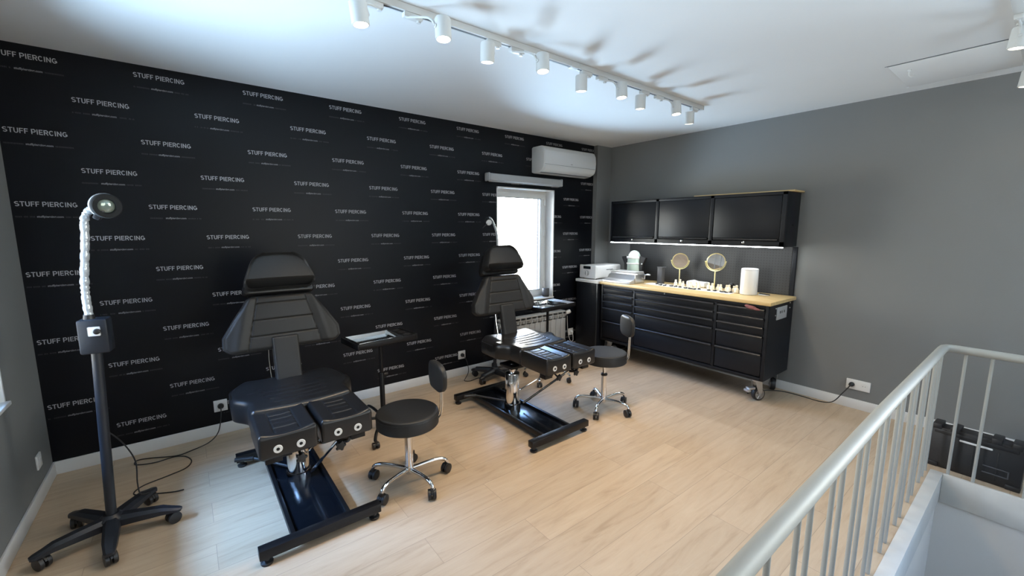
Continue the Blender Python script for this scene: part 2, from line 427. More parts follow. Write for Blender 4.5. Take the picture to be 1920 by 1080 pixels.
GL = {  # bold grotesque capitals, cap height 1, drawn as stroke centre lines
 'S': (.66, [arc(.33, .735, .24, .19, 35, 180, 8) + arc(.33, .735, .24, .21, 180, 262, 5) + arc(.33, .275, .25, .225, 82, 0, 6) + arc(.33, .275, .25, .20, 0, -148, 9)]),
 'T': (.66, [[(.0, .93), (.66, .93)], [(.33, .86), (.33, 0)]]),
 'U': (.68, [[(.10, 1.0), (.10, .34)] + arc(.34, .32, .24, .25, 180, 360, 10) + [(.58, 1.0)]]),
 'F': (.58, [[(.10, 0), (.10, 1.0)], [(.16, .93), (.57, .93)], [(.16, .50), (.52, .50)]]),
 'P': (.66, [[(.10, 0), (.10, 1.0)], [(.16, .93), (.37, .93)] + arc(.37, .68, .23, .25, 90, -90, 9) + [(.16, .43)]]),
 'I': (.26, [[(.13, 0), (.13, 1.0)]]),
 'E': (.60, [[(.10, 0), (.10, 1.0)], [(.16, .93), (.58, .93)], [(.16, .51), (.53, .51)], [(.16, .07), (.58, .07)]]),
 'R': (.68, [[(.10, 0), (.10, 1.0)], [(.16, .93), (.37, .93)] + arc(.37, .70, .22, .23, 90, -90, 9) + [(.16, .47)], [(.36, .47), (.60, .0)]]),
 'C': (.70, [arc(.35, .5, .27, .43, 42, 318, 16)]),
 'N': (.74, [[(.10, 0), (.10, 1.0)], [(.10, .97), (.62, .03)], [(.62, 0), (.62, 1.0)]]),
 'G': (.72, [arc(.36, .5, .28, .43, 45, 318, 15) + [(.62, .22), (.62, .47), (.38, .47)]])}
def stroke_text(body, width, cap):
    vs, fs, x = [], [], 0.0
    for ch in body:
        if ch == ' ': x += .30; continue
        wd, lines = GL[ch]
        for ln in lines:
            base = len(vs)
            for i, p in enumerate(ln):
                a = Vector(ln[max(0, i - 1)]); b_ = Vector(ln[min(len(ln) - 1, i + 1)])
                d = (b_ - a).normalized(); nrm = Vector((-d.y, d.x)); h = SW / 2
                if 0 < i < len(ln) - 1:
                    d1 = (Vector(p) - a).normalized(); n1 = Vector((-d1.y, d1.x)); h = h / max(.5, nrm.dot(n1))
                vs += [(x + p[0] + nrm.x * h, p[1] + nrm.y * h), (x + p[0] - nrm.x * h, p[1] - nrm.y * h)]
            for i in range(len(ln) - 1): k = base + 2 * i; fs.append((k, k + 1, k + 3, k + 2))
        x += wd + .075
    k = width / x
    return [(a * k, c * cap) for a, c in vs], fs
HEAD = stroke_text('STUFF PIERCING', 0.252, .0275)
WEB = text_mesh('stuffpiercing.com', 0.108, 0.035)
def letter_bm(items, y):
    bm = bmesh.new()
    for (vs, fs), x, z, sy in items:
        q = [bm.verts.new((x + a, y, z + c * sy)) for a, c in vs]
        for f in fs:
            try: bm.faces.new([q[i] for i in f])
            except ValueError: pass
    dead = []
    for f in bm.faces:
        c = f.calc_center_median()
        if (OX0 - .002 < c.x < OX1 + .002 and OZ0 < c.z < OZ1) or c.x > 4.08 or c.x < WX0 + .004 or c.z > H - .005: dead.append(f)
        elif f.normal.y > 0: f.normal_flip()
    bmesh.ops.delete(bm, geom=dead, context='FACES')
    return bm
hd, wbs, dim = [], [], []
for i in range(17):
    x = -0.7315 + 0.2872 * i
    for k in range(7):
        z = (2.036 if i % 2 == 0 else 2.24) - 0.4025 * (k - 1)
        if not (0.1 < z < 2.5): continue
        hd.append((HEAD, x, z - 0.0135, 1.0)); wbs.append((WEB, x + 0.079, z - 0.0755, 1.0)); dim.append((x, z - 0.073))
def lobj(name, bm, m):
    bb = B(); bb.bm.free(); bb.bm = bm
    o = bb.obj(name, m, wb, smooth=False); return o
lobj('headline_lettering', letter_bm(hd, WY - .0006), 'lettering')
lobj('web_lettering', letter_bm(wbs, WY - .0006), 'lettering_mid')
bm = bmesh.new()
for x, z in dim:
    for (a, e) in ((-0.004, 0.070), (0.195, 0.266)):
        t = a
        while t < e:
            wd = random.choice((.003, .004, .005))
            if random.random() < .87 and not (OX0 - .01 < x + t < OX1 and OZ0 < z < OZ1) and WX0 + .005 < x + t < 4.07:
                q = [bm.verts.new((x + t + p, WY - .0006, z + r)) for p, r in ((0, -.003), (wd, -.003), (wd, .005), (0, .005))]; bm.faces.new(q)
            t += wd + .0018
lobj('dim_lettering', bm, 'lettering_dim')

# ------------------------------------------------------------------ windows
def make_window(n, axis, p, a0, a1, z0, z1, t=0.045, sash=0.055, sill=True, inner=+1):
    """p = wall inner plane, inner=+1: outside is on the + side of the axis"""
    def bx(b, a, c, d0, d1, u, v, bev=.004):
        lo, hi = sorted((p + inner * d0, p + inner * d1))
        if axis == 'y': b.box(a, c, lo, hi, u, v, bev)
        else: b.box(lo, hi, a, c, u, v, bev)
    root = struct(thing('window_%d' % n, '', ''))
    del root['label'], root['category']
    b = B()
    bx(b, a0, a1, .13, .21, z0, z0 + t); bx(b, a0, a1, .13, .21, z1 - t, z1)
    bx(b, a0, a0 + t, .131, .209, z0 + t, z1 - t); bx(b, a1 - t, a1, .131, .209, z0 + t, z1 - t)
    b.obj('window_frame', 'pvc', root)
    b = B(); q = t - .008
    bx(b, a0 + q, a1 - q, .118, .165, z0 + q, z0 + q + sash); bx(b, a0 + q, a1 - q, .118, .165, z1 - q - sash, z1 - q)
    bx(b, a0 + q, a0 + q + sash, .119, .164, z0 + q + sash, z1 - q - sash); bx(b, a1 - q - sash, a1 - q, .119, .164, z0 + q + sash, z1 - q - sash)
    b.obj('window_sash', 'pvc', root)
    b = B(); g = q + sash
    for u, v, c, d in ((a0 + g, a0 + g + .006, z0 + g, z1 - g), (a1 - g - .006, a1 - g, z0 + g, z1 - g)):
        bx(b, u, v, .125, .150, c, d, 0)
    bx(b, a0 + g, a1 - g, .125, .150, z0 + g, z0 + g + .006, 0); bx(b, a0 + g, a1 - g, .125, .150, z1 - g - .006, z1 - g, 0)
    b.obj('gasket', 'gasket', root, smooth=False)
    b = B(); bx(b, a0 + g - .004, a1 - g + .004, .138, .142, z0 + g - .004, z1 - g + .004, 0)
    b.obj('window_pane', 'glass', root, smooth=False)
    b = B()   # plastered reveal lining
    e = .012
    bx(b, a0, a0 + e, -.002, .13, z0, z1, 0); bx(b, a1 - e, a1, -.002, .13, z0, z1, 0); bx(b, a0, a1, -.002, .13, z1 - e, z1, 0)
    b.obj('reveal', 'sash_reveal', root, smooth=False)
    b = B(); bx(b, a0 - .0, a1 + .0, -.02, .13, z0, z0 + .02, .004); b.obj('window_sill', 'sash_reveal', root)
    b = B()
    for zz in (z0 + .12, (z0 + z1) / 2 + .1, z1 - .17):
        bx(b, a1 - t - .014, a1 - t + .008, .100, .132, zz, zz + .07, .003)
    b.obj('hinge', 'white_plastic', root)
    return root
make_window(1, 'y', WY, OX0, OX1, OZ0, OZ1)
make_window(2, 'x', WX0, LY0, LY1, LZ0, LZ1, inner=-1)  # real window; its unseen extent is sized for the floor daylight
make_window(4, 'x', WX1, -2.2, -.7, .75, 2.25)  # unseen window, added to bring daylight onto the left wall
make_window(3, 'y', FY, 0.7, 3.1, 0.6, 2.3, inner=-1)  # unseen window behind the camera, added as daylight fill
# ------------------------------------------------------------------ casters
def caster_bm(sc=1.0, r=0.025):
    """twin wheel castor, axle along local y, top at z = 2r+0.012"""
    b = B()
    for s in (-1, 1):
        b.lathe([(r * .5, 0), (r * .93, .001), (r, .004), (r, .013), (r * .93, .016), (r * .5, .0165)], o=(0, s * .003 if s > 0 else -.0195, r), ax=(0, 1, 0), n=22)
    return b
def caster(parent, loc, rz, r=0.026, body='black_plastic', tyre='grey_plastic'):
    b = B()
    # hood
    n = 14
    prof = [(cos(t) * r * 1.04, r + sin(t) * r * 1.04) for t in [radians(20 + 150 * i / n) for i in range(n + 1)]]
    prof += [(0, r)]
    b.prism(prof, -.004, .004, 'y')
    for s in (-1, 1):
        b.lathe([(r * .35, 0), (r * .99, .002), (r, .006), (r, .016), (r * .86, .019), (r * .3, .0195)], o=(0, 0.004 if s > 0 else -.0235, r), ax=(0, 1, 0), n=24)
    b.cyl((r * .35, 0, r * 1.2), (r * .35, 0, 2 * r + .014), .009, n=12)
    h = b.obj('caster', body, parent, loc, (0, 0, rz))
    return h

# ------------------------------------------------------------------ stools
def make_stool(label, loc, rz, seat_h, back_az, bz=0.0, satin='leather_satin', group='round stools with backrests', a0=-10):
    t = thing('swivel_stool', label, 'stool', loc, rz, group)
    R = .178; zt = seat_h
    b = B(); prof = [(0.0, -.084), (R - .006, -.084), (R, -.078), (R, -.012), (R - .003, -.005), (R - .010, -.001), (R - .02, 0), (R * .5, .003), (0, .004)]
    b.lathe(prof, n=56, cap=False); s = b.obj('seat', satin, t, (0, 0, zt))
    B().lathe([(R + .0006, -.0185), (R + .0018, -.0165), (R + .0006, -.0145)], n=56, cap=False).obj('piping', 'leather', s)
    b = B(); b.lathe([(.060, zt - .092), (.060, zt - .084)], n=24); b.lathe([(.013, .22), (.013, zt - .09)], n=20)
    b.obj('piston', 'chrome', t)
    b = B(); b.lathe([(.024, .062), (.026, .07), (.026, .105), (.0235, .108), (.0235, .295), (.024, .297)], n=28)
    b.obj('gas_column', 'chrome', t)
    B().lathe([(.0255, .292), (.0265, .296), (.0265, .306), (.022, .31)], n=28).obj('collar', 'black_plastic', t)
    leg_me = None; cs = None
    for k in range(5):
        a = radians(a0 + 72 * k)
        if k == 0:
            b = B()
            b.tube([(.02, 0, .088), (.09, 0, .096), (.15, 0, .100), (.19, 0, .098), (.222, 0, .084), (.235, 0, .060)],
                   lambda q: .0125 - .002 * q, n=12, smooth=6)
            leg = b.obj('leg', 'chrome', t, (0, 0, 0), (0, 0, a)); leg0 = leg
            cs = caster(leg, (.226, 0, 0), radians(35), r=.029)
        else:
            leg = link_copy(leg0, 'leg', t, rot=(0, 0, a))
            link_copy(cs, 'caster', leg, rot=(0, 0, radians((35, -50, 80, 10, -30)[k])))
    # back rest pad on a bent chrome bracket
    az = radians(back_az); br = bpy.data.objects.new('backrest', None)
    pm = Matrix.Rotation(az, 4, 'Z')
    b = B()
    # pad: local plane; faces the seat centre
    mt = pm @ Matrix.Translation((.232, 0, zt + .125)) @ Matrix.Rotation(radians(-90), 4, 'Y') @ Matrix.Rotation(radians(-90), 4, 'Z')
    def hw(v): return .105 * sqrt(max(0.02, 1 - (2 * v - 1) ** 2)) ** .7
    mt2 = pm @ Matrix(((0, 0, -1, .205), (1, 0, 0, 0), (0, 1, 0, zt + .085 + bz), (0, 0, 0, 1)))
    b.pad(lambda v: .118 * (max(0, 1 - abs(2 * v - 1) ** 3)) ** .4 + .002, .175, .042, r=.022, rc=.001, nx=30, ny=30, mtx=mt2, rb=.010,
          h=lambda x, y, ww: -.35 * x * x / .1 * 0.3)
    b.obj('back_pad', satin, t)
    b = B()
    for sg in (-.012, .012):
        b.tube([tuple(pm @ Vector(p)) for p in ((.10, sg, zt - .095), (.160, sg, zt - .095), (.192, sg, zt - .082), (.208, sg, zt - .04), (.213, sg, zt + .06 + bz), (.215, sg, zt + .19 + bz))], .0055, n=8, smooth=5)
    b.box(-.0, .0, 0, 0, 0, 0) if False else None
    b.obj('back_bracket', 'chrome', t)
    return t
make_stool('round black stool with curved back pad, beside the leg rests of the left treatment chair', (.945, 2.205, 0), 0, .452, -6)
make_stool('round black stool with back pad standing in front of the black drawer cabinet', (2.665, 2.18, 0), 0, .497, -28, .035)

# ------------------------------------------------------------------ treatment chairs
def gauss(d, s): return exp(-(d / s) ** 2)
def make_chair(label, loc, upper, cushion='leather'):
    t = thing('treatment_chair', label, 'treatment chair', loc, 0, 'black treatment chairs')
    ux, uy = upper
    # base
    B().box(-.135, .135, -.525, .42, .042, .058, .002).obj('base_plate', 'base_enamel', t)
    b = B(); b.box(-.137, -.117, -.52, .42, .040, .0735, .002); b.box(.117, .137, -.52, .42, .040, .0735, .002); b.obj('side_rail', 'black_metal', t)
    b = B(); b.box(-.275, .275, -.575, -.525, .036, .082, .003); b.obj('cross_bar', 'black_metal', t)
    b = B(); b.box(-.275, .275, .42, .47, .036, .082, .003); b.obj('cross_bar', 'black_metal', t)
    ft = B().lathe([(.024, 0), (.026, .004), (.026, .012), (.012, .018), (.010, .037)], n=20).obj('levelling_foot', 'black_plastic', t, (-.245, -.55, 0))
    for p in ((.245, -.55, 0), (-.245, .445, 0), (.245, .445, 0)): link_copy(ft, 'levelling_foot', t, loc=p)
    # pump column
    b = B(); b.lathe([(.066, .058), (.066, .10), (.058, .104), (.058, .345), (.055, .352), (.046, .354)], n=40)
    b.obj('pump_column', 'chrome', t)
    b = B(); b.lathe([(.024, .35), (.024, .43)], n=24); b.obj('piston', 'chrome', t)
    b = B(); b.tube([(-.03, .05, .10), (-.12, .16, .115), (-.20, .24, .13)], .008, n=10); b.tube([(-.20, .24, .13), (-.29, .27, .135)], .013, n=12)
    b.obj('foot_pedal', 'black_plastic', t)
    # under frame
    b = B()
    b.box(ux - .10, ux + .10, uy - .16, uy + .26, .425, .458, .003)
    b.box(-.07 + min(0, ux), .07 + max(0, ux), -.08, .08, .405, .427, .003)
    b.box(ux - .20, ux + .20, uy - .20, uy - .17, .44, .475, .003); b.box(ux - .18, ux + .18, uy + .20, uy + .23, .445, .475, .003)
    for sx in (-1, 1): b.box(ux + sx * .13 - .022, ux + sx * .13 + .022, uy - .46, uy - .17, .430, .470, .003)
    for sx in (-1, 1): b.box(ux + sx * .19 - .035, ux + sx * .19 + .035, uy - .50, uy - .44, .435, .470, .002)
    b.obj('under_frame', 'black_metal', t)
    # leg rest struts
    b = B(); b.tube([(.055, -.075, .105), (ux + .115, uy - .40, .405)], .0095, n=10); b.obj('strut', 'chrome', t)
    b = B(); b.tube([(.045, -.03, .20), (ux + .08, uy - .30, .41)], .0045, n=8); b.obj('strut', 'chrome', t)
    b = B(); b.tube([(ux + .115, uy - .395, .40), (ux + .155, uy - .43, .405), (ux + .165, uy - .44, .44), (ux + .15, uy - .42, .47)], .011, n=10, smooth=5)
    b.obj('strut_joint', 'black_plastic', t)
    for sx, xx in ((-1, -.075), (1, .105)):
        b = B(); c = (ux + xx, uy - .485, .415)
        b.lathe([(.010, -.01), (.018, -.008), (.018, .008), (.010, .01)], o=c, ax=(0, 1, 0), n=16)
        for k in range(5):
            a = 2 * pi * k / 5
            b.sphere((c[0] + .019 * cos(a), c[1], c[2] + .019 * sin(a)), .0085, n=10)
        b.cyl((c[0], c[1] + .008, c[2]), (c[0], c[1] + .06, c[2] + .02), .006, n=8)
        b.obj('clamp_knob', 'black_plastic', t)
    # leg pads
    def pad_h(x, y, ww):
        q = x / ww
        h = .016 * min(1, abs(q) ** 2.2) - .008
        if abs(x) < .052:
            for yy in (.085, .135, .185, .235): h -= .0042 * gauss(y - yy, .0038)
        for xx in (-.052, .052): h -= .0042 * gauss(x - xx, .0036) * (1 if .03 < y else 0)
        return h
    PL, PT = .295, .128
    pads = []
    for sx in (-1, 1):
        b = B(); b.pad(lambda v: .122, PL, PT - .012, pad_h, r=.020, rc=.014, nx=80, ny=80)
        p = b.obj('leg_pad', cushion, t, (ux + sx * .1295, uy - .545, .475), (radians(0.5), 0, 0))
        for xx, zz in ((-.047, .045), (.047, .042)):
            q = B(); q.lathe([(.019, 0), (.019, .0015), (.0165, .003), (.0155, .0022), (.007, .0020)], o=(0, 0, 0), ax=(0, -1, 0), n=26, cap=True)
            o = q.obj('button', 'white_plastic', p, (xx * 1.0, -.0005, zz)); o['label'] = 'white round button'
            q = B(); q.lathe([(.0072, .001), (.0072, .0035), (.003, .0042)], ax=(0, -1, 0), n=16)
            q.obj('button_hole', 'dark_hole', p, (xx * 1.0, -.0005, zz))
    # seat
    SL = .53
    def seat_w(v):
        y = v * SL
        if y < .12: return .247 + .0 * y
        if y < .25: q = (y - .12) / .13; return .247 + .062 * (3 * q * q - 2 * q ** 3)
        if y < .43: return .309 - .004 * (y - .25) / .18
        q = (y - .43) / .10; return .305 - .10 * q * q
    def seat_h(x, y, ww):
        h = .010 * (x / ww) ** 2 - .004
        if y > .28: h -= .028 * max(0, (abs(x) - .19) / .11) ** 1.5
        for k in range(5):
            yy = .085 + .058 * k; lim = .135 + .012 * k
            d = y - yy - .10 * max(0, abs(x) - .09)
            if abs(x) < lim: h -= .0042 * gauss(d, .0038)
        return h
    b = B(); b.pad(seat_w, SL, .122, seat_h, r=.032, rc=.030, nx=90, ny=100)
    b.obj('seat', cushion, t, (ux, uy - .255, .48))
    for sx in (-1, 1):
        b = B(); b.sphere((0, 0, 0), .05, (.95, 1.7, 1.0), n=24)
        b.obj('seat_wing', cushion, t, (ux + sx * .262, uy + .10, .535))
    # spine pad joining seat and backrest
    lean = radians(78)
    mt = Matrix.Translation((ux + .012, uy + .245, .575)) @ Matrix.Rotation(lean, 4, 'X')
    b = B(); b.pad(lambda v: .072, .27, .055, r=.014, rc=.008, nx=24, ny=24, mtx=mt); b.obj('spine_pad', 'leather_satin', t)
    b = B(); b.tube([(ux - .075, uy + .27, .56), (ux - .078, uy + .30, .70), (ux - .070, uy + .33, .82)], .0045, n=8)
    b.box(ux - .05, ux + .05, uy + .26, uy + .30, .45, .62, .003)
    b.obj('back_strut', 'chrome', t)
    # backrest
    lean = radians(80)
    def bw(v):
        pts = ((0, .300), (.12, .325), (.30, .322), (.6, .262), (.85, .205), (1.0, .180))
        for (a, p), (c, q) in zip(pts, pts[1:]):
            if v <= c:
                s = (v - a) / (c - a); return p + (q - p) * s
        return pts[-1][1]
    BL = .33
    def back_h(x, y, ww):
        v = y / BL; seam = .205 - .075 * v
        h = -.012 * (x / ww) ** 2 + .012 * gauss(abs(x) - seam - .05, .035)
        h -= .006 * gauss(abs(x) - seam, .0042)
        if abs(x) < seam:
            for vv in (.27, .56, .86): h -= .0055 * gauss(y - vv * BL, .0042)
        return h
    mt = Matrix.Translation((ux + .018, uy + .335, .757)) @ Matrix.Rotation(lean, 4, 'X') 
    b = B(); b.pad(bw, BL, .085, back_h, r=.026, rc=.035, nx=110, ny=90, mtx=mt); b.obj('backrest', 'leather_satin', t)
    # headrest
    lean = radians(73)
    HL = .215
    def hw2(v): return .206 - .078 * max(0, v) ** 1.15
    def head_h(x, y, ww):
        h = -.010 * (x / ww) ** 2
        if y < .055: h -= (.055 - y) * 1.5
        h -= .035 * max(0, (y - .055) / .16) ** 1.3
        return h
    mt = Matrix.Translation((ux + .018, uy + .365, 1.118)) @ Matrix.Rotation(lean, 4, 'X')
    b = B(); b.pad(hw2, HL, .125, head_h, r=.020, rc=.062, nx=60, ny=60, mtx=mt)
    b.obj('headrest', 'leather_satin', t)
    mt = Matrix.Translation((ux + .018, uy + .410, 1.078)) @ Matrix.Rotation(lean, 4, 'X')
    b = B(); b.pad(lambda v: hw2(v) + .004, HL - .01, .07, None, r=.02, rc=.04, nx=24, ny=24, mtx=mt)
    b.obj('headrest_backing', 'leather', t)
    b = B(); b.tube([(ux, uy + .40, 1.0), (ux, uy + .42, 1.16)], .012, n=10); b.obj('headrest_post', 'black_metal', t)
    return t
make_chair('black leather treatment chair at left, its base running toward the camera beside the wrapped lamp', (.42, 2.575, 0), (.012, .005))
make_chair('black leather treatment chair in front of the window and radiator, nearer the drawer cabinet', (2.0, 2.565, 0), (.165, .045))

# ------------------------------------------------------------------ tray trolleys
def make_tray(name, label, loc, rz, W, D, h, chrome_base):
    t = thing('instrument_trolley', label, 'trolley', loc, rz, 'instrument trolleys by the treatment chairs')
    hw, hd = W / 2, D / 2
    b = B(); b.box(-hw, hw, -hd, hd, h - .040, h - .030, .002)
    for q in ((-hw, -hw + .012, -hd, hd), (hw - .012, hw, -hd, hd)): b.box(q[0], q[1], q[2], q[3], h - .040, h, .002)
    for q in ((-hw + .012, hw - .012, -hd, -hd + .012), (-hw + .012, hw - .012, hd - .012, hd)): b.box(q[0], q[1], q[2], q[3], h - .040, h, .002)
    div = hw - .105
    if not chrome_base:
        b.box(div, hw - .012, -hd + .012, hd - .012, h - .030, h - .004, .001)
    b.obj('tray_frame', 'black_metal', t)
    # steel insert with rim
    x0, x1, y0, y1 = -hw + .016, div - .006, -hd + .016, hd - .016
    b = B(); zt = h + .003
    for q in ((x0, x1, y0, y0 + .010), (x0, x1, y1 - .010, y1)): b.box(*q, zt - .004, zt, .0015)
    for q in ((x0, x0 + .010, y0, y1), (x1 - .010, x1, y0, y1)): b.box(*q, zt - .004, zt, .0015)
    b.prism([(x0 + .008, zt - .002), (x0 + .016, h - .022), (x0 + .018, h - .022), (x0 + .010, zt - .002)], y0, y1)
    b.prism([(x1 - .008, zt - .002), (x1 - .016, h - .022), (x1 - .018, h - .022), (x1 - .010, zt - .002)], y0, y1)
    b.prism([(y1 - .008, zt - .002), (y1 - .018, h - .022), (y1 - .020, h - .022), (y1 - .010, zt - .002)], x0, x1, 'x')
    b.prism([(y0 + .008, zt - .002), (y0 + .018, h - .022), (y0 + .020, h - .022), (y0 + .010, zt - .002)], x0, x1, 'x')
    b.box(x0 + .01, x1 - .01, y0 + .01, y1 - .01, h - .026, h - .022)
    b.obj('steel_insert', 'steel_polished', t)
    if chrome_base:
        b = B()
        for k in range(4):
            xx = div + .005 + k * .028; b.box(xx, xx + .006, -hd + .012, hd - .012, h - .006, h + .002, .001)
        for yy in (-hd + .014, 0, hd - .020): b.box(div, hw - .012, yy, yy + .006, h - .006, h + .002, .001)
        b.obj('divider_grid', 'steel', t)
    else:
        for k in range(3):
            yy = -hd + .062 + k * (D - .12) / 2
            B().lathe([(.030, 0), (.030, .0015), (.027, .0015), (.026, .0005)], n=24).obj('cup_holder', 'dark_hole', t, (hw - .055, yy, h - .004))
    b = B(); b.box(-.05, .05, -.05, .05, h - .048, h - .040, .002)
    b.lathe([(.013, .40), (.013, h - .045)], n=16); b.obj('upper_pole', 'black_metal', t)
    b = B(); b.lathe([(.018, .06), (.018, .44), (.016, .443)], n=18); b.obj('lower_pole', 'black_metal', t)
    B().cyl((.015, -.0, .425), (.048, -.0, .425), .010, n=12).obj('clamp_knob', 'black_plastic', t)
    m = 'chrome' if chrome_base else 'black_metal'
    B().lathe([(.030, .075), (.032, .082), (.032, .100), (.02, .112)], n=20).obj('hub', m, t)
    leg0 = None
    N = 4 if chrome_base else 5
    for k in range(N):
        a = radians((232 if not chrome_base else 205) + 360 / N * k)
        R = .30 if not chrome_base else .235
        if leg0 is None:
            b = B(); b.tube([(.02, 0, .092), (R * .55, 0, .105), (R * .85, 0, .098), (R * .98, 0, .075), (R, 0, .058)], .011, n=10, smooth=5)
            leg0 = b.obj('leg', m, t, rot=(0, 0, a)); c0 = caster(leg0, (R - .009, 0, 0), radians(30), r=.023)
        else:
            lg = link_copy(leg0, 'leg', t, rot=(0, 0, a)); link_copy(c0, 'caster', lg, rot=(0, 0, radians(random.randint(-80, 80))))
    return t
make_tray('t', 'black metal trolley with steel tray and three cup holes beside the left treatment chair', (1.075, 2.955, 0), radians(6.5), .46, .28, .722, False)
make_tray('t', 'trolley with steel tray and divided end on a chrome base below the window', (2.755, 2.975, 0), radians(5), .49, .30, .775, True)

# ------------------------------------------------------------------ examination lamps
def star_base(t, leg_m, R, a0, N=5, h=.09):
    B().lathe([(.045, .050), (.052, .06), (.050, .098), (.034, .112), (.030, .118)], n=28).obj('hub', leg_m, t)
    leg0 = None
    for k in range(N):
        a = radians(a0 + 72 * k)
        if leg0 is None:
            b = B()
            sec = [(.03, .032, .055, .106), (.10, .030, .060, .104), (.20, .027, .064, .098), (R - .03, .023, .062, .086), (R, .020, .058, .078), (R + .012, .012, .060, .074)]
            prev = None
            for (x, w_, z0, z1) in sec:
                c = (z1 - z0) * .35
                ring = [b.bm.verts.new(p) for p in ((x, -w_, z0), (x, w_, z0), (x, w_, z1 - c), (x, w_ * .55, z1), (x, -w_ * .55, z1), (x, -w_, z1 - c))]
                if prev: b.bridge(prev, ring)
                else: b.bm.faces.new(ring[::-1])
                prev = ring
            b.bm.faces.new(prev)
            leg0 = b.obj('leg', leg_m, t, rot=(0, 0, a), ang=25); c0 = caster(leg0, (R - .025, 0, 0), radians(40), r=.029, body='black_plastic')
        else:
            lg = link_copy(leg0, 'leg', t, rot=(0, 0, a)); link_copy(c0, 'caster', lg, rot=(0, 0, radians((0, 70, -40, 110, 15)[k])))
LX, LYY = -.393, 2.69
t = thing('examination_lamp', 'tall black examination lamp with film-wrapped gooseneck standing in the left corner', 'lamp', (LX, LYY, 0))
star_base(t, 'lamp_base', .265, -15)
b = B(); b.tube([(0, 0, .10), (.030, .0, .93)], .0205, n=20); b.obj('pole', 'lamp_base', t)
b = B(); b.box(-.052, .052, -.042, .042, .926, 1.085, .008, mtx=Matrix.Translation((.036, 0, 0)) @ Matrix.Rotation(radians(-8), 4, 'Z')); bx_ = b.obj('control_box', 'lamp_base', t)
b = B(); b.box(-.022, .022, -.046, -.042, 1.010, 1.053, .004, mtx=Matrix.Translation((.042, 0, 0)) @ Matrix.Rotation(radians(-8), 4, 'Z')); b.obj('dial_plate', 'white_plastic', bx_)
b = B(); b.lathe([(.013, 0), (.012, .012), (.009, .014)], o=(.046, -.047, 1.031), ax=(0, -1, 0), n=20); b.obj('dial', 'black_plastic', bx_)
b = B(); b.lathe([(.022, 1.08), (.018, 1.105)], n=18, o=(.020, 0, 0)); b.obj('neck_socket', 'black_plastic', t)
pts = [(.022, 0, 1.10), (.020, 0, 1.18), (.024, 0, 1.27), (.034, 0, 1.36), (.045, .0, 1.46), (.050, 0, 1.53), (.062, 0, 1.566), (.086, -.01, 1.588), (.112, -.03, 1.594)]
rr_ = [random.uniform(.013, .0175) for _ in range(80)]
b = B(); b.tube(pts, lambda q: rr_[int(q * 79)] , n=14, smooth=9); b.obj('gooseneck', 'film', t, ang=80)
hc = Vector((.128, -.045, 1.598)); hx = Vector((.36, -.92, -.12)).normalized()
b = B(); b.lathe([(.020, -.075), (.034, -.065), (.044, -.03), (.052, -.004), (.055, .0), (.056, .012), (.054, .017), (.050, .017)], o=hc - hx * .01, ax=hx, n=40); hd_ = b.obj('lamp_head', 'film', t, ang=50)
b = B(); b.lathe([(.050, .0), (.0545, .006), (.0545, .024), (.050, .029), (.034, .027), (.031, .018), (.03, .008)], o=hc, ax=hx, n=40); b.obj('rim', 'dark_hole', hd_)
b = B(); b.lathe([(.030, .010), (.030, .016), (.022, .020), (.006, .021)], o=hc, ax=hx, n=32); b.obj('lens', 'lens', hd_)
b = B(); b.box(-.013, .013, -.02, .03, -.07, -.01, .006, mtx=Matrix.Translation(hc) @ Matrix.Rotation(radians(30), 4, 'Y')); b.obj('grip', 'lamp_base', t)

t = thing('examination_lamp', 'slim examination lamp with pale curved neck behind the treatment chair by the window', 'lamp', (2.37, 3.33, 0))
star_base(t, 'lamp_base', .235, 128)
B().tube([(0, 0, .10), (.02, 0, .86)], .017, n=16).obj('pole', 'lamp_base', t)
B().box(-.03, .07, -.04, .04, .86, 1.0, .006).obj('control_box', 'black_plastic', t)
b = B(); b.tube([(.03, 0, 1.0), (.040, 0, 1.2), (.040, 0, 1.36), (.030, 0, 1.45), (.0, 0, 1.53), (-.035, 0, 1.585), (-.06, 0, 1.60)], .0105, n=12, smooth=7); b.obj('gooseneck', 'film', t)
hc = Vector((-.085, -.03, 1.560)); hx = Vector((-.35, -.85, -.35)).normalized()
b = B(); b.lathe([(.014, -.07), (.026, -.05), (.032, 0), (.034, .02), (.030, .022)], o=hc, ax=hx, n=26); h_ = b.obj('lamp_head', 'black_plastic', t)
B().lathe([(.028, .018), (.027, .024), (.01, .027)], o=hc, ax=hx, n=24).obj('lens', 'white_plastic', h_)
b = B(); b.cyl(tuple(hc + Vector((-.03, -.02, -.02))), tuple(hc + Vector((-.09, -.03, -.06))), .004, n=8); b.obj('aiming_handle', 'black_plastic', t)

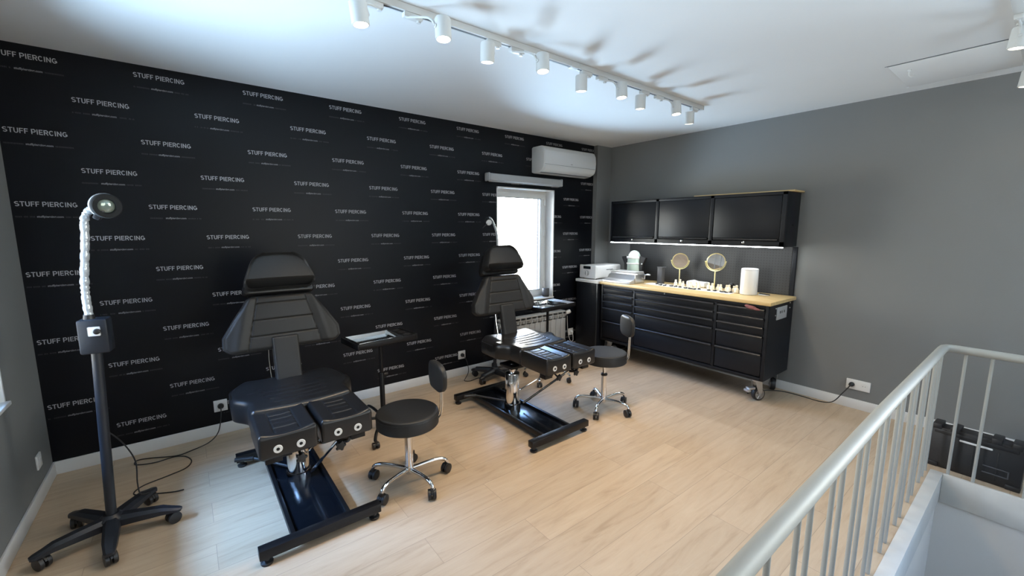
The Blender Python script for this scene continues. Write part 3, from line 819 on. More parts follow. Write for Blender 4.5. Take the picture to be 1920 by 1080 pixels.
# ------------------------------------------------------------------ sockets, plugs and cables
def socket(label, loc, rz, n=1, wdt=.082, group='white wall sockets'):
    t = thing('wall_socket', label, 'socket', loc, rz, group)
    W = wdt * n
    p = B().box(-W / 2, W / 2, -.010, 0, -.0425, .0425, .003).obj('cover_plate', 'white_plastic', t)
    for k in range(n):
        cx = -W / 2 + wdt * (k + .5)
        b = B(); b.lathe([(.023, .0098), (.0225, .0112), (.020, .0112), (.0195, .0101), (.018, .0101)], o=(cx, 0, 0), ax=(0, -1, 0), n=28)
        q = b.obj('socket_ring', 'white_plastic', t)
        b = B()
        for s in (-1, 1): b.cyl((cx + s * .008, -.0102, 0), (cx + s * .008, -.0112, 0), .0024, n=10)
        b.obj('socket_hole', 'dark_hole', t)
    return t
def plug_cable(name, label, plug_at, nrm, pts, m='cabletex', r=.0035, group=None, plugm='black_plastic'):
    t = thing(name, label, 'cable', (0, 0, 0), 0, group)
    P = Vector(plug_at); N = Vector(nrm)
    B().lathe([(.0185, 0.0115), (.019, .014), (.018, .032), (.012, .040), (.007, .046)], o=P, ax=N, n=22).obj('plug', plugm, t)
    B().tube([tuple(P + N * .040)] + pts, r, n=8, smooth=7).obj('cord', m, t)
    return t
socket('white single wall socket on the black wallpaper left of the left treatment chair', (.112, WY, .217), 0)
socket('white single wall socket on the black wallpaper between the two treatment chairs', (2.153, WY, .215), 0)
socket('white single wall socket behind the window radiator valve, beside the narrow cabinet', (3.735, WY, .219), 0)
socket('white double wall socket on the grey right wall beside the railing', (WX1, .878, .206), radians(-90), n=2, wdt=.080)
t = thing('wall_plate', 'small white blank plate low on the grey left wall', 'wall plate', (WX0, 3.345, .212), radians(90))
B().box(-.04, .04, -.009, 0, -.04, .04, .003).obj('cover_plate', 'white_plastic', t)
B().box(-.018, .018, -.012, -.009, -.018, .018, .002).obj('cap', 'white_plastic', t)

Z = .0042
plug_cable('power_cord', 'long black power cord looping over the floor from the left socket to the wrapped lamp', (.112, WY, .217), (0, -1, 0),
           [(.105, 3.545, .15), (.08, 3.53, .05), (.02, 3.50, Z), (-.08, 3.44, Z), (-.16, 3.42, Z), (-.30, 3.49, Z), (-.36, 3.50, Z), (-.36, 3.44, Z), (-.27, 3.40, Z), (-.17, 3.41, Z),
            (-.11, 3.37, Z), (-.08, 3.28, Z), (-.11, 3.20, Z), (-.20, 3.16, Z), (-.31, 3.12, Z), (-.345, 3.05, Z), (-.28, 3.0, Z), (-.17, 2.94, Z), (-.12, 2.93, Z)])
t = thing('lamp_lead', 'thin black lead hanging from the wrapped lamp pole down to its base', 'cable', (0, 0, 0))
B().tube([(-.375, 2.775, .50), (-.33, 2.79, .42), (-.295, 2.81, .30), (-.30, 2.83, .17), (-.29, 2.80, .118), (-.25, 2.80, .112)], .0032, n=8, smooth=7).obj('cord', 'cabletex', t)
plug_cable('power_cord', 'black power cord drooping from the middle wall socket to the lamp base on the floor', (2.153, WY, .215), (0, -1, 0),
           [(2.18, 3.55, .15), (2.19, 3.54, .05), (2.13, 3.50, Z), (2.08, 3.44, Z), (2.12, 3.40, Z), (2.22, 3.42, Z), (2.29, 3.40, Z)])
plug_cable('power_cord', 'black power cord from the right wall socket running along the floor to the drawer cabinet', (WX1, .918, .206), (-1, 0, 0),
           [(4.285, .96, .13), (4.26, 1.02, .035), (4.27, 1.12, Z), (4.28, 1.25, Z), (4.27, 1.40, Z), (4.18, 1.50, Z), (4.08, 1.56, Z), (3.96, 1.58, Z)], r=.0042)

# ------------------------------------------------------------------ radiator
t = thing('radiator', 'white sectional radiator on the wall under the window', 'radiator', (2.53, 3.50, .10))
b = B(); n = 12; sw = .08
for i in range(n):
    x = i * sw
    b.box(x + .002, x + sw - .002, -.046, -.040, .0, .355, .002)
    b.box(x + .034, x + .046, -.04, .04, .0, .43, .002)
    b.box(x + .002, x + .012, -.044, .03, .365, .39, .002); b.box(x + .068, x + .078, -.044, .03, .365, .39, .002)
b.box(0, n * sw, -.045, -.038, .395, .405, .001)
b.box(0, n * sw, -.03, .03, .03, .07, .006); b.box(0, n * sw, -.03, .03, .36, .40, .006)
b.obj('fin_panel', 'radiator', t)
b = B(); b.box(0, n * sw, -.045, .045, .425, .442, .006); b.obj('top_cover', 'radiator', t)
b = B()
for x in (.12, .80): b.box(x, x + .03, .035, .112, .30, .36, .002); b.box(x, x + .03, .035, .112, .05, .09, .002)
b.obj('wall_bracket', 'zinc', t)
b = B(); b.tube([(n * sw - .01, 0, .38), (n * sw + .05, 0, .38)], .012, n=12); b.obj('valve_pipe', 'zinc', t)
b = B(); b.lathe([(.012, 0), (.022, .008), (.024, .03), (.022, .055), (.016, .062)], o=(n * sw + .04, -.005, .40), ax=(.75, -.45, .35), n=24); b.obj('thermostat_valve', 'white_plastic', t)
plug_cable('valve_cable', 'white cable looping from the radiator valve down to the socket by the narrow cabinet', (3.735, WY, .219), (0, -1, 0),
           [(3.70, 3.53, .13), (3.64, 3.52, .14), (3.60, 3.52, .25), (3.575, 3.51, .38), (3.565, 3.505, .46)], m='white_plastic', r=.003, plugm='white_plastic')

# ------------------------------------------------------------------ window sill pot, blind, air conditioner
t = thing('speaker', 'small dark grey rounded speaker standing on the window sill', 'speaker', (3.335, 3.64, .70))
B().lathe([(.036, 0), (.040, .004), (.041, .05), (.040, .092), (.036, .098), (.01, .0985)], n=32).obj('shell', 'grey_plastic', t)
B().lathe([(.0415, .012), (.0418, .014), (.0418, .018), (.0415, .02)], n=32, cap=False).obj('rubber_ring', 'black_plastic', t)
t = thing('roller_blind', 'grey roller blind cassette above the window, under the air conditioner', 'blind', (2.965, WY, 2.01))
b = B(); b.box(-.495, .495, -.082, -.002, -.036, .036, .012, 3); cas = b.obj('cassette', 'blind', t)
for s in (-1, 1): B().box(s * .503 - .009, s * .503 + .009, -.088, -.001, -.041, .041, .012, 3).obj('end_cap', 'blind', t)
B().cyl((-.49, -.045, -.040), (.49, -.045, -.040), .006, n=10).obj('bottom_bar', 'blind', t)

t = thing('air_conditioner', 'white split air conditioner high on the wall in the far corner', 'air conditioner', (3.49, WY, 2.09))
prof = [(0, .012), (0, .270), (-.020, .281), (-.150, .281), (-.178, .270), (-.200, .230), (-.208, .16), (-.203, .085), (-.190, .050), (-.17, .030), (-.10, .006), (-.03, .0)]
b = B(); b.prism(prof, -.40, .40, 'x', bev=.004)
b.obj('casing', 'ac_white', t)
for s in (-1, 1):
    pr = [(q[0] * (1.0) - .001 * 0, .14 + (q[1] - .14) * .985) for q in prof]
    b = B(); b.prism([(y * .97, z) for y, z in pr], s * .40, s * .41, 'x', bev=.003); b.obj('side_panel', 'ac_white', t)
pv = [(-.2035, .0835), (-.1905, .0485), (-.1705, .0285), (-.1025, .0045), (-.1015, .0015), (-.172, .025), (-.1945, .046), (-.2075, .083)]
b = B(); b.prism(pv, -.385, .385, 'x'); b.obj('louvre', 'ac_white', t)
b = B(); b.box(-.40, .40, -.2062, -.2035, .0865, .0885); b.obj('front_seam', 'gasket', t)
b = B(); b.box(-.385, .385, -.135, -.10, .0050, .0105); b.obj('outlet_slot', 'gasket', t)
b = B(); b.box(-.014, .014, -.2095, -.2065, .105, .112, .001); b.obj('badge', 'blind', t)

# ------------------------------------------------------------------ drawer cabinet
def row_drawers(t, y0, y1):
    zs = [(.757, .828), (.679, .752), (.601, .674), (.446, .596), (.240, .441)]
    for z0, z1 in zs:
        b = B(); b.box(3.788, 3.802, y0 + .003, y1 - .003, z0 + .003, z1 - .002, .002)
        d = b.obj('drawer', 'blue_black', t)
        b = B(); b.prism([(3.789, z1 - .020), (3.772, z1 - .017), (3.768, z1 - .008), (3.772, z1 - .003), (3.789, z1 - .002)], y0 + .006, y1 - .006, 'y')
        b.obj('handle', 'handle_edge', d)
t = thing('drawer_cabinet', 'wide black steel cabinet of drawers on casters against the grey wall', 'cabinet', (0, 0, 0))
b = B()
b.box(3.802, 4.31, 1.402, 3.17, .222, .862, .002)
b.box(3.784, 3.803, 1.397, 1.422, .205, .862, .003); b.box(3.784, 3.803, 1.826, 1.850, .232, .832, .002)
b.box(3.784, 3.803, 2.712, 2.736, .232, .832, .002); b.box(3.784, 3.803, 3.150, 3.175, .205, .862, .003)
b.box(3.784, 3.803, 1.422, 3.150, .830, .862, .002); b.box(3.780, 3.803, 1.422, 3.150, .205, .234, .003)
b.box(3.803, 4.312, 1.397, 1.402, .222, .862)
b.box(3.803, 4.312, 1.397, 3.175, .205, .223)
b.obj('carcass', 'blue_black', t)
for y0, y1 in ((1.424, 1.825), (1.851, 2.711), (2.737, 3.149)): row_drawers(t, y0, y1)
B().cyl((3.784, 2.36, .848), (3.780, 2.36, .848), .0075, n=16).obj('lock', 'zinc', t)
b = B(); b.box(3.945, 4.155, 1.388, 1.397, .722, .832, .003); pl = b.obj('socket_panel', 'blind', t)
b = B()
for x in (4.00, 4.035, 4.085): b.box(x, x + .012, 1.3865, 1.3885, .775, .797)
b.obj('socket_slot', 'dark_hole', pl)
b = B()
for x, z in ((3.925, .765), (3.925, .825), (4.23, .80), (4.23, .845)): b.sphere((x, 1.395, z), .0065, n=10)
b.obj('bolt_head', 'zinc', t)
def big_caster(parent, x, y, rz, brake):
    r = .058
    mt = Matrix.Translation((x, y, 0)) @ Matrix.Rotation(rz, 4, 'Z')
    b = B(); b.box(-.045, .045, -.035, .035, .196, .205, .002)
    for s in (-1, 1):
        b.prism([(-.035, .195), (.035, .195), (.048, .10), (.036, .046), (.020, .046), (-.01, .12)], s * .026 - .002, s * .026 + .002, 'y')
    b.cyl((.028, -.034, r), (.028, .034, r), .007, n=12); b.cyl((0, 0, .178), (0, 0, .197), .034, n=20)
    if brake: b.box(-.085, -.02, -.022, .022, .108, .128, .004); b.box(-.10, -.07, -.028, .028, .088, .112, .005)
    b.bm.transform(mt); f = b.obj('caster', 'zinc', parent)
    b = B(); b.lathe([(r - .014, -.019), (r - .004, -.019), (r, -.013), (r, .013), (r - .004, .019), (r - .014, .019)], o=(.028, 0, r), ax=(0, 1, 0), n=32)
    b.bm.transform(mt); b.obj('tyre', 'black_plastic', f)
    b = B()
    for yy in (-1, 1):
        b.lathe([(r - .014, .0195), (r - .014, .0215), (r - .019, .0215), (r - .019, .0195)], o=(.028, 0, r), ax=(0, yy, 0), n=32)
        for k in range(6):
            a = 2 * pi * k / 6; b.tube([(.028 + .008 * cos(a), yy * .0205, r + .008 * sin(a)), (.028 + .042 * cos(a), yy * .0205, r + .042 * sin(a))], .004, n=6)
        b.lathe([(.012, .019), (.012, .024)], o=(.028, 0, r), ax=(0, yy, 0), n=16)
    b.bm.transform(mt); b.obj('wheel_hub', 'zinc', f)
for x, y, a, br in ((3.86, 1.475, radians(-25), True), (4.235, 1.475, radians(30), False), (3.86, 3.10, radians(160), True), (4.235, 3.10, radians(20), False)):
    big_caster(t, x, y, a, br)
wt = B().box(3.765, 4.318, 1.378, 3.192, .863, .893, .004).obj('worktop', 'bench_wood')
tag(wt, 'pale wooden worktop lying on the wide black drawer cabinet', 'worktop')
# narrow cabinet
t = thing('narrow_cabinet', 'narrow black cabinet with a pale top at the end of the worktop', 'cabinet', (0, 0, 0))
b = B(); b.box(3.758, 4.31, 3.205, 3.545, .0, .862, .003); b.obj('body', 'blue_black', t)
b = B(); b.box(3.750, 3.758, 3.230, 3.520, .05, .845, .002); b.obj('door', 'blue_black', t)
b = B(); b.box(3.742, 4.325, 3.197, 3.5495, .863, .894, .003); b.obj('top', 'paper', t)
B().box(3.752, 3.757, 3.206, 3.226, .02, .86, .001).obj('edge_profile', 'handle_edge', t)
# pegboard and posts
t = thing('pegboard', 'black perforated metal backboard between worktop and wall cabinets', 'pegboard', (0, 0, 0))
B().box(4.3205, 4.336, 1.445, 3.20, .895, 1.335, .001).obj('panel', 'pegboard', t, smooth=False)
for y in (1.408, ): B().box(4.3205, 4.341, y, y + .036, .24, 1.335, .003).obj('post', 'blue_black', t)
# wall cabinet
t = thing('wall_cabinet', 'long black metal wall cabinet with three flap doors above the worktop', 'wall cabinet', (0, 0, 0))
b = B(); b.box(4.062, 4.341, 1.425, 3.285, 1.340, 1.812, .003)
for y0, y1 in ((1.425, 1.462), (2.050, 2.086), (2.645, 2.684), (3.262, 3.285)): b.box(4.046, 4.063, y0, y1, 1.340, 1.812, .002)
b.box(4.046, 4.063, 1.425, 3.285, 1.340, 1.385, .002); b.box(4.046, 4.063, 1.425, 3.285, 1.785, 1.812, .002)
b.obj('carcass', 'blue_black', t)
for y0, y1 in ((1.466, 2.046), (2.090, 2.641), (2.688, 3.258)):
    d = B().box(4.050, 4.062, y0, y1, 1.410, 1.782, .003).obj('door', 'blue_black', t)
    B().prism([(4.051, 1.409), (4.038, 1.405), (4.036, 1.398), (4.050, 1.390)], y0 + .01, y1 - .01, 'y').obj('handle', 'handle_edge', d)
    ym = (y0 + y1) / 2
    B().lathe([(.0115, 0), (.0115, .004), (.008, .006)], o=(4.046, ym, 1.372), ax=(-1, 0, 0), n=18).obj('lock', 'chrome', t)
B().box(4.050, 4.062, 1.432, 3.280, 1.3315, 1.3395, .001).obj('led_strip', 'led', t)
_l2 = bpy.data.lights.new('strip_glow', 'AREA'); _l2.shape = 'RECTANGLE'; _l2.size = .012; _l2.size_y = 1.84; _l2.energy = 5.5; _l2.color = (.86, .94, 1.0)
_o2 = bpy.data.objects.new('strip_glow', _l2); C.objects.link(_o2); _o2.parent = t; _o2.location = (4.056, 2.356, 1.3305)
B().box(4.20, 4.214, 1.421, 1.426, 1.52, 1.535).obj('side_hole', 'dark_hole', t)
tag(B().box(4.12, 4.341, 1.40, 2.30, 1.8125, 1.826, .002).obj('wooden_board', 'bench_wood'), 'thin pale wooden board lying on top of the wall cabinet', 'board')

# ------------------------------------------------------------------ things on the worktop
ZT = .8935
t = thing('autoclave', 'white boxy autoclave with round dial standing on the narrow cabinet', 'autoclave', (3.80, 3.425, .8945))
b = B(); b.box(.02, .48, -.135, .115, .012, .165, .022, 4); b.obj('body', 'autoclave', t)
b = B(); b.box(0, .028, -.138, .118, .010, .170, .012, 3); fr = b.obj('front_door', 'autoclave', t)
b = B(); b.lathe([(.032, 0), (.031, .006), (.028, .008)], o=(-.0, -.01, .072), ax=(-1, 0, 0), n=32); q = b.obj('dial', 'zinc', t)
B().box(-.020, -.008, -.016, -.004, .045, .099, .004).obj('grip', 'white_plastic', q)
b = B(); b.box(-.003, .002, -.062, .052, .122, .156, .002); b.obj('display', 'screen', t)
b = B(); b.box(.20, .32, -.1365, -.1345, .108, .116, .0005); b.obj('vent', 'gasket', t)
b = B()
for x in (.05, .44):
    for y in (-.11, .09): b.cyl((x, y, 0), (x, y, .014), .012, n=12)
b.obj('rubber_foot', 'black_plastic', t)

t = thing('sealing_machine', 'stepped steel pouch sealer with a side crank on the worktop beside the autoclave', 'sealing machine', (3.775, 2.965, ZT))
prof = [(0, 0), (0, .022), (.05, .040), (.085, .043), (.115, .085), (.145, .090), (.147, .112), (.26, .122), (.275, .10), (.275, 0)]
b = B(); b.prism(prof, -.175, .190, 'y', bev=.002); b.obj('body', 'steel', t)
b = B(); b.box(.10, .27, -.181, -.1755, .004, .10, .002); b.obj('side_plate', 'zinc', t)
b = B(); b.tube([(.21, -.19, .06), (.21, -.225, .055), (.20, -.235, .10), (.20, -.29, .104)], .005, n=8); b.cyl((.20, -.255, .104), (.20, -.30, .105), .008, n=10); b.obj('crank', 'zinc', t)
b = B(); b.box(.125, .27, -.17, .185, .118, .127, .002, mtx=Matrix.Rotation(radians(0), 4, 'Y')); b.obj('lid', 'steel', t)

t = thing('mint_dome', 'mint green rounded dome with clear bands and black side arms behind the steel sealer', 'appliance', (4.17, 3.02, ZT))
b = B(); b.lathe([(.075, 0), (.080, .01), (.078, .20), (.076, .25), (.066, .30), (.045, .333), (.02, .347), (.004, .35)], n=36); b.obj('dome', 'mint', t)
b = B(); b.lathe([(.0855, .255), (.0875, .258), (.0875, .278), (.0855, .281)], n=36, cap=False); b.lathe([(.0845, .19), (.0865, .193), (.0865, .203), (.0845, .206)], n=36, cap=False); b.obj('band', 'white_plastic', t)
for s in (-1, 1):
    b = B(); b.prism([(s * .082, .285), (s * .165, .272), (s * .160, .250), (s * .125, .195), (s * .120, .0), (s * .090, .0), (s * .085, .19)], -.02, .02, 'x', bev=.003); b.obj('side_arm', 'black_plastic', t)
b = B(); b.cyl((-.02, -.122, .20), (-.028, -.122, .20), .008, n=12); b.obj('screw', 'zinc', t)

t = thing('dispenser_box', 'slim dark grey upright dispenser box on the worktop against the pegboard', 'dispenser', (4.14, 2.64, ZT))
B().box(-.03, .03, -.028, .028, 0, .178, .003).obj('body', 'grey_plastic', t)
B().box(-.036, .034, -.040, .032, .178, .185, .002).obj('lid', 'grey_plastic', t)
def table_mirror(label, loc, r, zc, rz):
    t = thing('table_mirror', label, 'mirror', loc, rz, 'round brass table mirrors')
    B().lathe([(.055, 0), (.057, .003), (.055, .007), (.012, .011), (.008, .016)], n=32).obj('foot', 'gold', t)
    B().lathe([(.0062, .012), (.0062, zc - r - .012)], n=14).obj('stem', 'gold', t)
    b = B(); P = [(cos(a) * (r + .009), 0.008, zc + sin(a) * (r + .009)) for a in [radians(180 + 180 * i / 24) for i in range(25)]]
    b.tube(P, .0042, n=8); b.sphere((r + .009, .004, zc), .007, n=10); b.sphere((-r - .009, .004, zc), .007, n=10); b.obj('yoke', 'gold', t)
    T = Matrix.Translation((0, 0, zc)) @ Matrix.Rotation(radians(6), 4, 'X')
    b = B(); b.lathe([(r - .006, -.006), (r, -.007), (r + .003, 0), (r, .007), (r - .006, .006)], ax=(0, 1, 0), n=48, cap=False); b.bm.transform(T); f = b.obj('rim', 'gold', t)
    b = B(); b.lathe([(r - .004, -.004), (r - .004, .004)], ax=(0, 1, 0), n=48); b.bm.transform(T); b.obj('mirror_glass', 'mirror', f)
    return t
table_mirror('round brass table mirror nearer the dark dispenser box, left of the pair', (4.20, 2.455, ZT), .080, .262, radians(-62))
table_mirror('round brass table mirror nearer the white cylinder, right of the pair', (4.20, 2.07, ZT), .086, .275, radians(-52))
t = thing('tissue_pack', 'low white tissue pack on the worktop between the two round mirrors', 'tissue pack', (4.22, 2.27, ZT))
b = B(); b.pad(lambda v: .055, .20, .055, lambda x, y, w_: .010 * gauss(y - .16, .03), r=.012, rc=.006, nx=20, ny=24, mtx=Matrix.Translation((0, -.115, 0))); b.obj('pack', 'paper', t)
B().box(-.01, .01, -.06, .04, .0555, .0575).obj('opening_flap', 'paper', t)
t = thing('air_purifier', 'tall plain white rounded cylinder standing at the right part of the worktop', 'appliance', (4.10, 1.70, ZT))
B().lathe([(.062, 0), (.070, .004), (.0715, .012), (.0715, .232), (.069, .240), (.060, .243), (.02, .2435)], n=44).obj('shell', 'white_plastic', t)
B().lathe([(.0718, .226), (.0718, .229)], n=44, cap=False).obj('seam', 'blind', t)
t = thing('paper_sheet', 'small loose papers and a pen beside the white cylinder', 'papers', (4.19, 1.60, ZT), radians(15))
B().box(-.05, .05, -.045, .045, 0, .0015).obj('sheet', 'paper', t, smooth=False)
B().tube([(-.03, -.05, .006), (.03, .04, .006)], .0042, n=8).obj('pen', 'black_plastic', t)
mt_ = B().box(3.965, 4.135, 1.81, 2.74, ZT, ZT + .0015).obj('paper_mat', 'paper', smooth=False)
tag(mt_, 'long white paper strip laid along the worktop under the small black pieces', 'mat')

ZM = ZT + .0017
JY = [2.426, 2.390, 2.342, 2.300, 2.260, 2.214, 2.169, 2.081, 2.033, 1.986, 1.950, 1.904, 1.870, 1.834, 1.80]
ordn = ['first', 'second', 'third', 'fourth', 'fifth', 'sixth', 'seventh', 'eighth', 'ninth', 'tenth', 'eleventh', 'twelfth', 'thirteenth', 'fourteenth', 'last', 'sixteenth']
j0 = None
for i, y in enumerate(JY):
    lab = '%s small cream bottle from the left in the row on the worktop' % ordn[i]
    loc = (4.098 + (.012 if i % 2 else -.012), y, ZM)
    if j0 is None:
        j0 = thing('small_bottle', lab, 'bottle', loc, 0, 'small cream bottles on the worktop')
        B().lathe([(.015, 0), (.0175, .003), (.0175, .032), (.013, .042), (.009, .047), (.009, .050)], n=20).obj('body', 'cream', j0)
        B().lathe([(.0095, .049), (.010, .052), (.010, .064), (.007, .068)], n=16).obj('cap', 'cream', j0)
    else:
        j = dup(j0, loc, random.uniform(0, 3), lab)
        s = random.uniform(.88, 1.12); j.scale = (s, s, random.uniform(.85, 1.12))
CL = [(4.049, 2.625), (3.999, 2.554), (3.998, 2.502), (4.014, 2.437), (4.017, 2.384), (4.016, 2.334), (3.992, 2.262), (3.994, 2.206), (3.984, 2.166), (4.026, 2.134), (4.031, 2.038), (4.042, 1.986), (4.03, 1.908), (4.029, 1.867), (4.062, 1.840)]
for i, (x, y) in enumerate(CL):
    b = B(); rn = random.Random(i)
    k = rn.choice((5, 6, 7))
    b.tube([(.012 * cos(2 * pi * q / 10) * (1 + .3 * rn.random()), .014 * sin(2 * pi * q / 10), .005) for q in range(k + 4)], .0042, n=8, smooth=3)
    b.sphere((rn.uniform(-.006, .006), rn.uniform(.008, .02), .0075), .0075, (1, 1.6, .9), n=12)
    o = b.obj('jewellery_piece', 'black_plastic', None, (x, y, ZM), (0, 0, rn.uniform(0, 6)))
    tag(o, '%s tiny black jewellery piece from the left on the white paper strip' % ordn[i], 'jewellery', 'tiny black jewellery pieces on the paper strip')
t = thing('round_brush', 'small black round puff standing behind the last cream bottles', 'brush', (4.20, 1.90, ZT))
B().lathe([(.014, 0), (.012, .03), (.008, .035)], n=14).obj('holder', 'black_plastic', t)
B().sphere((0, 0, .056), .024, n=16).obj('puff', 'black_plastic', t)
# red glove hanging on the drawer handle
b = B(); b.sphere((0, 0, 0), .03, (.5, 1.5, .55), n=16); b.sphere((-.004, -.045, -.004), .018, (.6, 1.6, .6), n=12); b.sphere((-.002, .03, .006), .02, (.6, 1.2, .6), n=12)
o = b.obj('red_cloth', 'red', None, (3.757, 1.525, .836), (radians(6), 0, 0))
tag(o, 'crumpled faded red cloth on the top right drawer of the black cabinet', 'cloth')

# ------------------------------------------------------------------ railing
t = thing('stair_railing', 'cream painted metal railing round the stair opening in the right foreground', 'railing', (0, 0, 0))
RZ = .785; RY = .345; RX = 3.60
b = B(); b.tube([(0.30, RY - .02, RZ), (1.0, RY - .012, RZ), (2.2, RY, RZ), (3.50, RY, RZ), (3.56, RY - .002, RZ), (3.585, RY - .012, RZ), (RX, RY - .045, RZ), (RX, RY - .1, RZ), (RX, -.3, RZ), (RX, -.95, RZ)], .0235, n=20)
b.obj('handrail', 'rail', t)
xs = [3.545, 3.44, 3.336]
for k in range(12): xs += [3.140 - .2975 * k, 3.040 - .2975 * k]
xs = [x for x in xs if x > .3]
b = B(); b.cyl((0, 0, 0.002), (0, 0, RZ - .012), .0078, n=14, cap=False)
bal = b.obj('baluster', 'rail', t, (xs[0], RY, 0))
for x in xs[1:]: link_copy(bal, 'baluster', t, loc=(x, RY, 0))
for y in (.25, .145, -.05, -.15, -.345, -.445, -.64, -.74): link_copy(bal, 'baluster', t, loc=(RX, y, 0))

# tool case
t = thing('tool_case', 'black hard plastic tool case standing upright behind the railing', 'case', (3.66, .165, 0), radians(-3))
b = B(); b.prism([(-.20, .03), (-.17, 0), (.17, 0), (.20, .03), (.20, .235), (.175, .262), (.08, .262), (.07, .268), (-.07, .268), (-.08, .262), (-.175, .262), (-.20, .235)], -.0, .095, 'x', bev=.006)
body = b.obj('shell', 'black_plastic', t)
for y in (-.165, .165, -.085, .085): B().box(-.004, .10, y - .022, y + .022, .245, .282, .005).obj('hinge_block', 'black_plastic', t)
for y in (-.17, .17): B().box(-.006, .10, y - .03, y + .03, -.0, .03, .005).obj('corner_block', 'black_plastic', t)
B().box(-.005, .01, -.175, .175, .224, .250, .004).obj('raised_edge', 'black_plastic', t)
b = B(); b.box(-.0065, .0, -.075, .062, .205, .217, .004); o = b.obj('handle', 'white_plastic', t); o['label'] = 'pale carrying handle slot'
b = B(); b.box(-.004, .002, -.15, -.045, .10, .106, .001); b.box(-.004, .002, -.15, -.045, .06, .066, .001); b.box(-.004, .002, -.15, -.144, .06, .106, .001); b.obj('raised_plate', 'grey_plastic', t)
b = B()
for y in (-.10, 0.0, .10): b.box(-.003, .002, y - .003, y + .003, .03, .20, .001)
b.obj('rib', 'black_plastic', t)

# ------------------------------------------------------------------ ceiling track and spotlights
t = thing('lighting_track', 'long white lighting track on the ceiling carrying nine spotlights', 'lighting track', (0, 0, 0))
TY = 1.925
B().box(.50, 1.97, TY - .018, TY + .018, 2.468, 2.4995, .002).obj('rail', 'spot', t)
B().box(1.975, 3.47, TY - .018, TY + .018, 2.468, 2.4995, .002).obj('rail', 'spot', t)
B().box(1.94, 2.0, TY - .019, TY + .019, 2.464, 2.4995, .002).obj('joint', 'spot', t)
B().box(3.462, 3.49, TY - .0195, TY + .0195, 2.466, 2.4995, .002).obj('end_cap', 'spot', t)
b = B(); b.box(.51, 3.45, TY - .006, TY + .006, 2.4665, 2.4690); b.obj('slot', 'gasket', t)
LCOL = (1.0, 0.745, 0.45)
def make_spot(label, mx, my, mz, ax, tx, ty, group, power, cone):
    """mouth centre (mx,my,mz), body axis ax pointing down, adapter at (tx,ty)"""
    t = thing('track_spotlight', label, 'spotlight', (tx, ty, 2.468), 0, group)
    o = Vector((tx, ty, 2.468)); m = Vector((mx, my, mz)) - o; ax = Vector(ax).normalized()
    r = .036; L = .092
    b = B(); b.lathe([(r * .55, -L - .002), (r * .93, -L), (r, -L + .006), (r, -.002), (r - .003, 0), (r - .006, -.001), (r - .008, -.018)], o=m, ax=ax, n=30, cap=False)
    q = b.ring(m - ax * (L + .002), ax, r * .55, 30); b.bm.faces.new(q)
    b.obj('lamp_body', 'spot', t)
    b = B(); b.lathe([(.0275, -.012), (.027, -.010), (.004, -.008)], o=m, ax=ax, n=26, cap=True); b.obj('bulb', 'bulb', t)
    b = B(); b.box(-.045, .045, -.015, .015, -.022, .0, .003); b.cyl((0.03, 0, -.022), (0.03, 0, -.030), .010, n=14)
    b.obj('adapter', 'spot', t)
    side = Vector((1, 0, 0)) if tx >= mx - .001 else Vector((-1, 0, 0))
    pv = m - ax * (L * .55)
    e = pv + side * (r + .004)
    b = B(); b.tube([(0.03 if side.x > 0 else -.03, 0, -.02), tuple(Vector((e.x, e.y * .6, -.035))), tuple(e)], .0055, n=8, smooth=3); b.cyl(tuple(e), tuple(pv + side * (r - .002)), .009, n=12)
    b.obj('arm', 'spot', t)
    l = bpy.data.lights.new('spot_glow', 'SPOT'); l.energy = power; l.color = LCOL; l.spot_size = radians(cone); l.spot_blend = .9; l.shadow_soft_size = .024
    lo = bpy.data.objects.new('spot_glow', l); C.objects.link(lo); lo.parent = t
    lo.location = m + ax * .004; lo.rotation_euler = (-ax).to_track_quat('Z', 'Y').to_euler()
    return t
names = ['at the near left end of the ceiling track', 'second from the near left end of the ceiling track', 'third from the near left end of the ceiling track', 'fourth from the near left end of the ceiling track',
         'in the middle of the ceiling track, fifth of nine', 'fourth from the far end of the ceiling track', 'third from the far end of the ceiling track', 'second from the far end of the ceiling track', 'at the far end of the ceiling track near the corner']
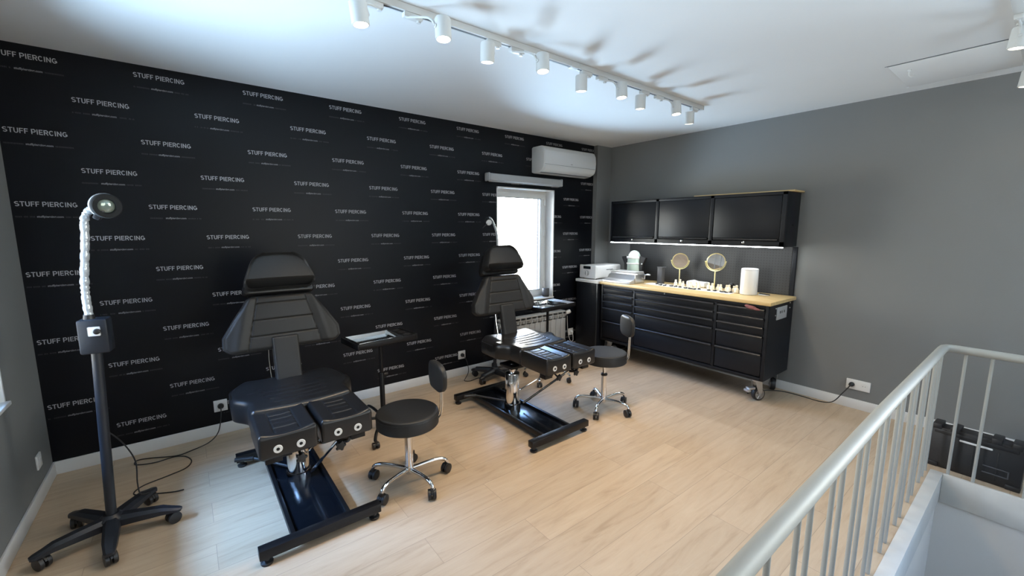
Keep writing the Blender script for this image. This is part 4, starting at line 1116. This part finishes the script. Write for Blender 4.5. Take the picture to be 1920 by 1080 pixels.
MO = [(.657, 1.865), (.992, 1.774), (1.295, 1.871), (1.601, 1.791), (2.007, 1.891), (2.308, 1.819), (2.619, 1.902), (2.949, 1.822), (3.295, 1.918)]
AXS = [(0.10, -.05, -1), (-.02, -.10, -1), (.05, .12, -1), (-.03, -.10, -1), (.08, .06, -1), (0, -.08, -1), (.06, .04, -1), (0, -.1, -1), (.10, .05, -1)]
for i, (nm, (x, y)) in enumerate(zip(names, MO)):
    make_spot('white cylindrical spotlight ' + nm, x, y, 2.33, AXS[i], x + (.075 if i % 2 == 0 else -.075), TY, 'white spotlights on the ceiling track', 26.0, 116)
t = thing('lighting_track', 'second short white lighting track at the right edge of the ceiling', 'lighting track', (0, 0, 0))
B().box(1.2, 4.13, .20, .236, 2.468, 2.4995, .002).obj('rail', 'spot', t)
for i, x in enumerate((4.085, 3.2, 2.3, 1.5)):  # all but the first lamp are out of view, added for their light
    make_spot(['white spotlight cut by the right edge of the view, near the hatch', 'unseen white spotlight added on the second track above the railing', 'unseen white spotlight added on the second track above the stair opening', 'unseen white spotlight added on the second track above the camera'][i],
              x, .215, 2.345, (0.05, .1, -1), x - .07, .218, 'spotlights on the second track', (1.0, 1.5, 1.5, 1.5)[i], 110)
# ceiling hatch
t = thing('ceiling_hatch', 'flush white hatch in the ceiling with a small hook at the right', 'hatch', (0, 0, 0))
B().box(3.575, 4.175, -.45, .765, 2.494, 2.4995, .002).obj('panel', 'ceiling', t)
b = B()
b.box(3.560, 3.5625, -.46, .78, 2.4975, 2.4998); b.box(3.5665, 3.5685, -.45, .77, 2.4975, 2.4998)
b.obj('gap', 'gasket', t)
B().box(4.178, 4.19, -.46, .78, 2.494, 2.4998, .001).obj('lip', 'white_trim', t)
b = B(); b.lathe([(.010, 2.494), (.010, 2.486), (.004, 2.484)], o=(3.72, .69, 0), n=14); b.tube([(3.72, .69, 2.486), (3.72, .69, 2.462), (3.735, .68, 2.452), (3.75, .665, 2.462)], .003, n=8, smooth=4); b.obj('hook', 'white_plastic', t)
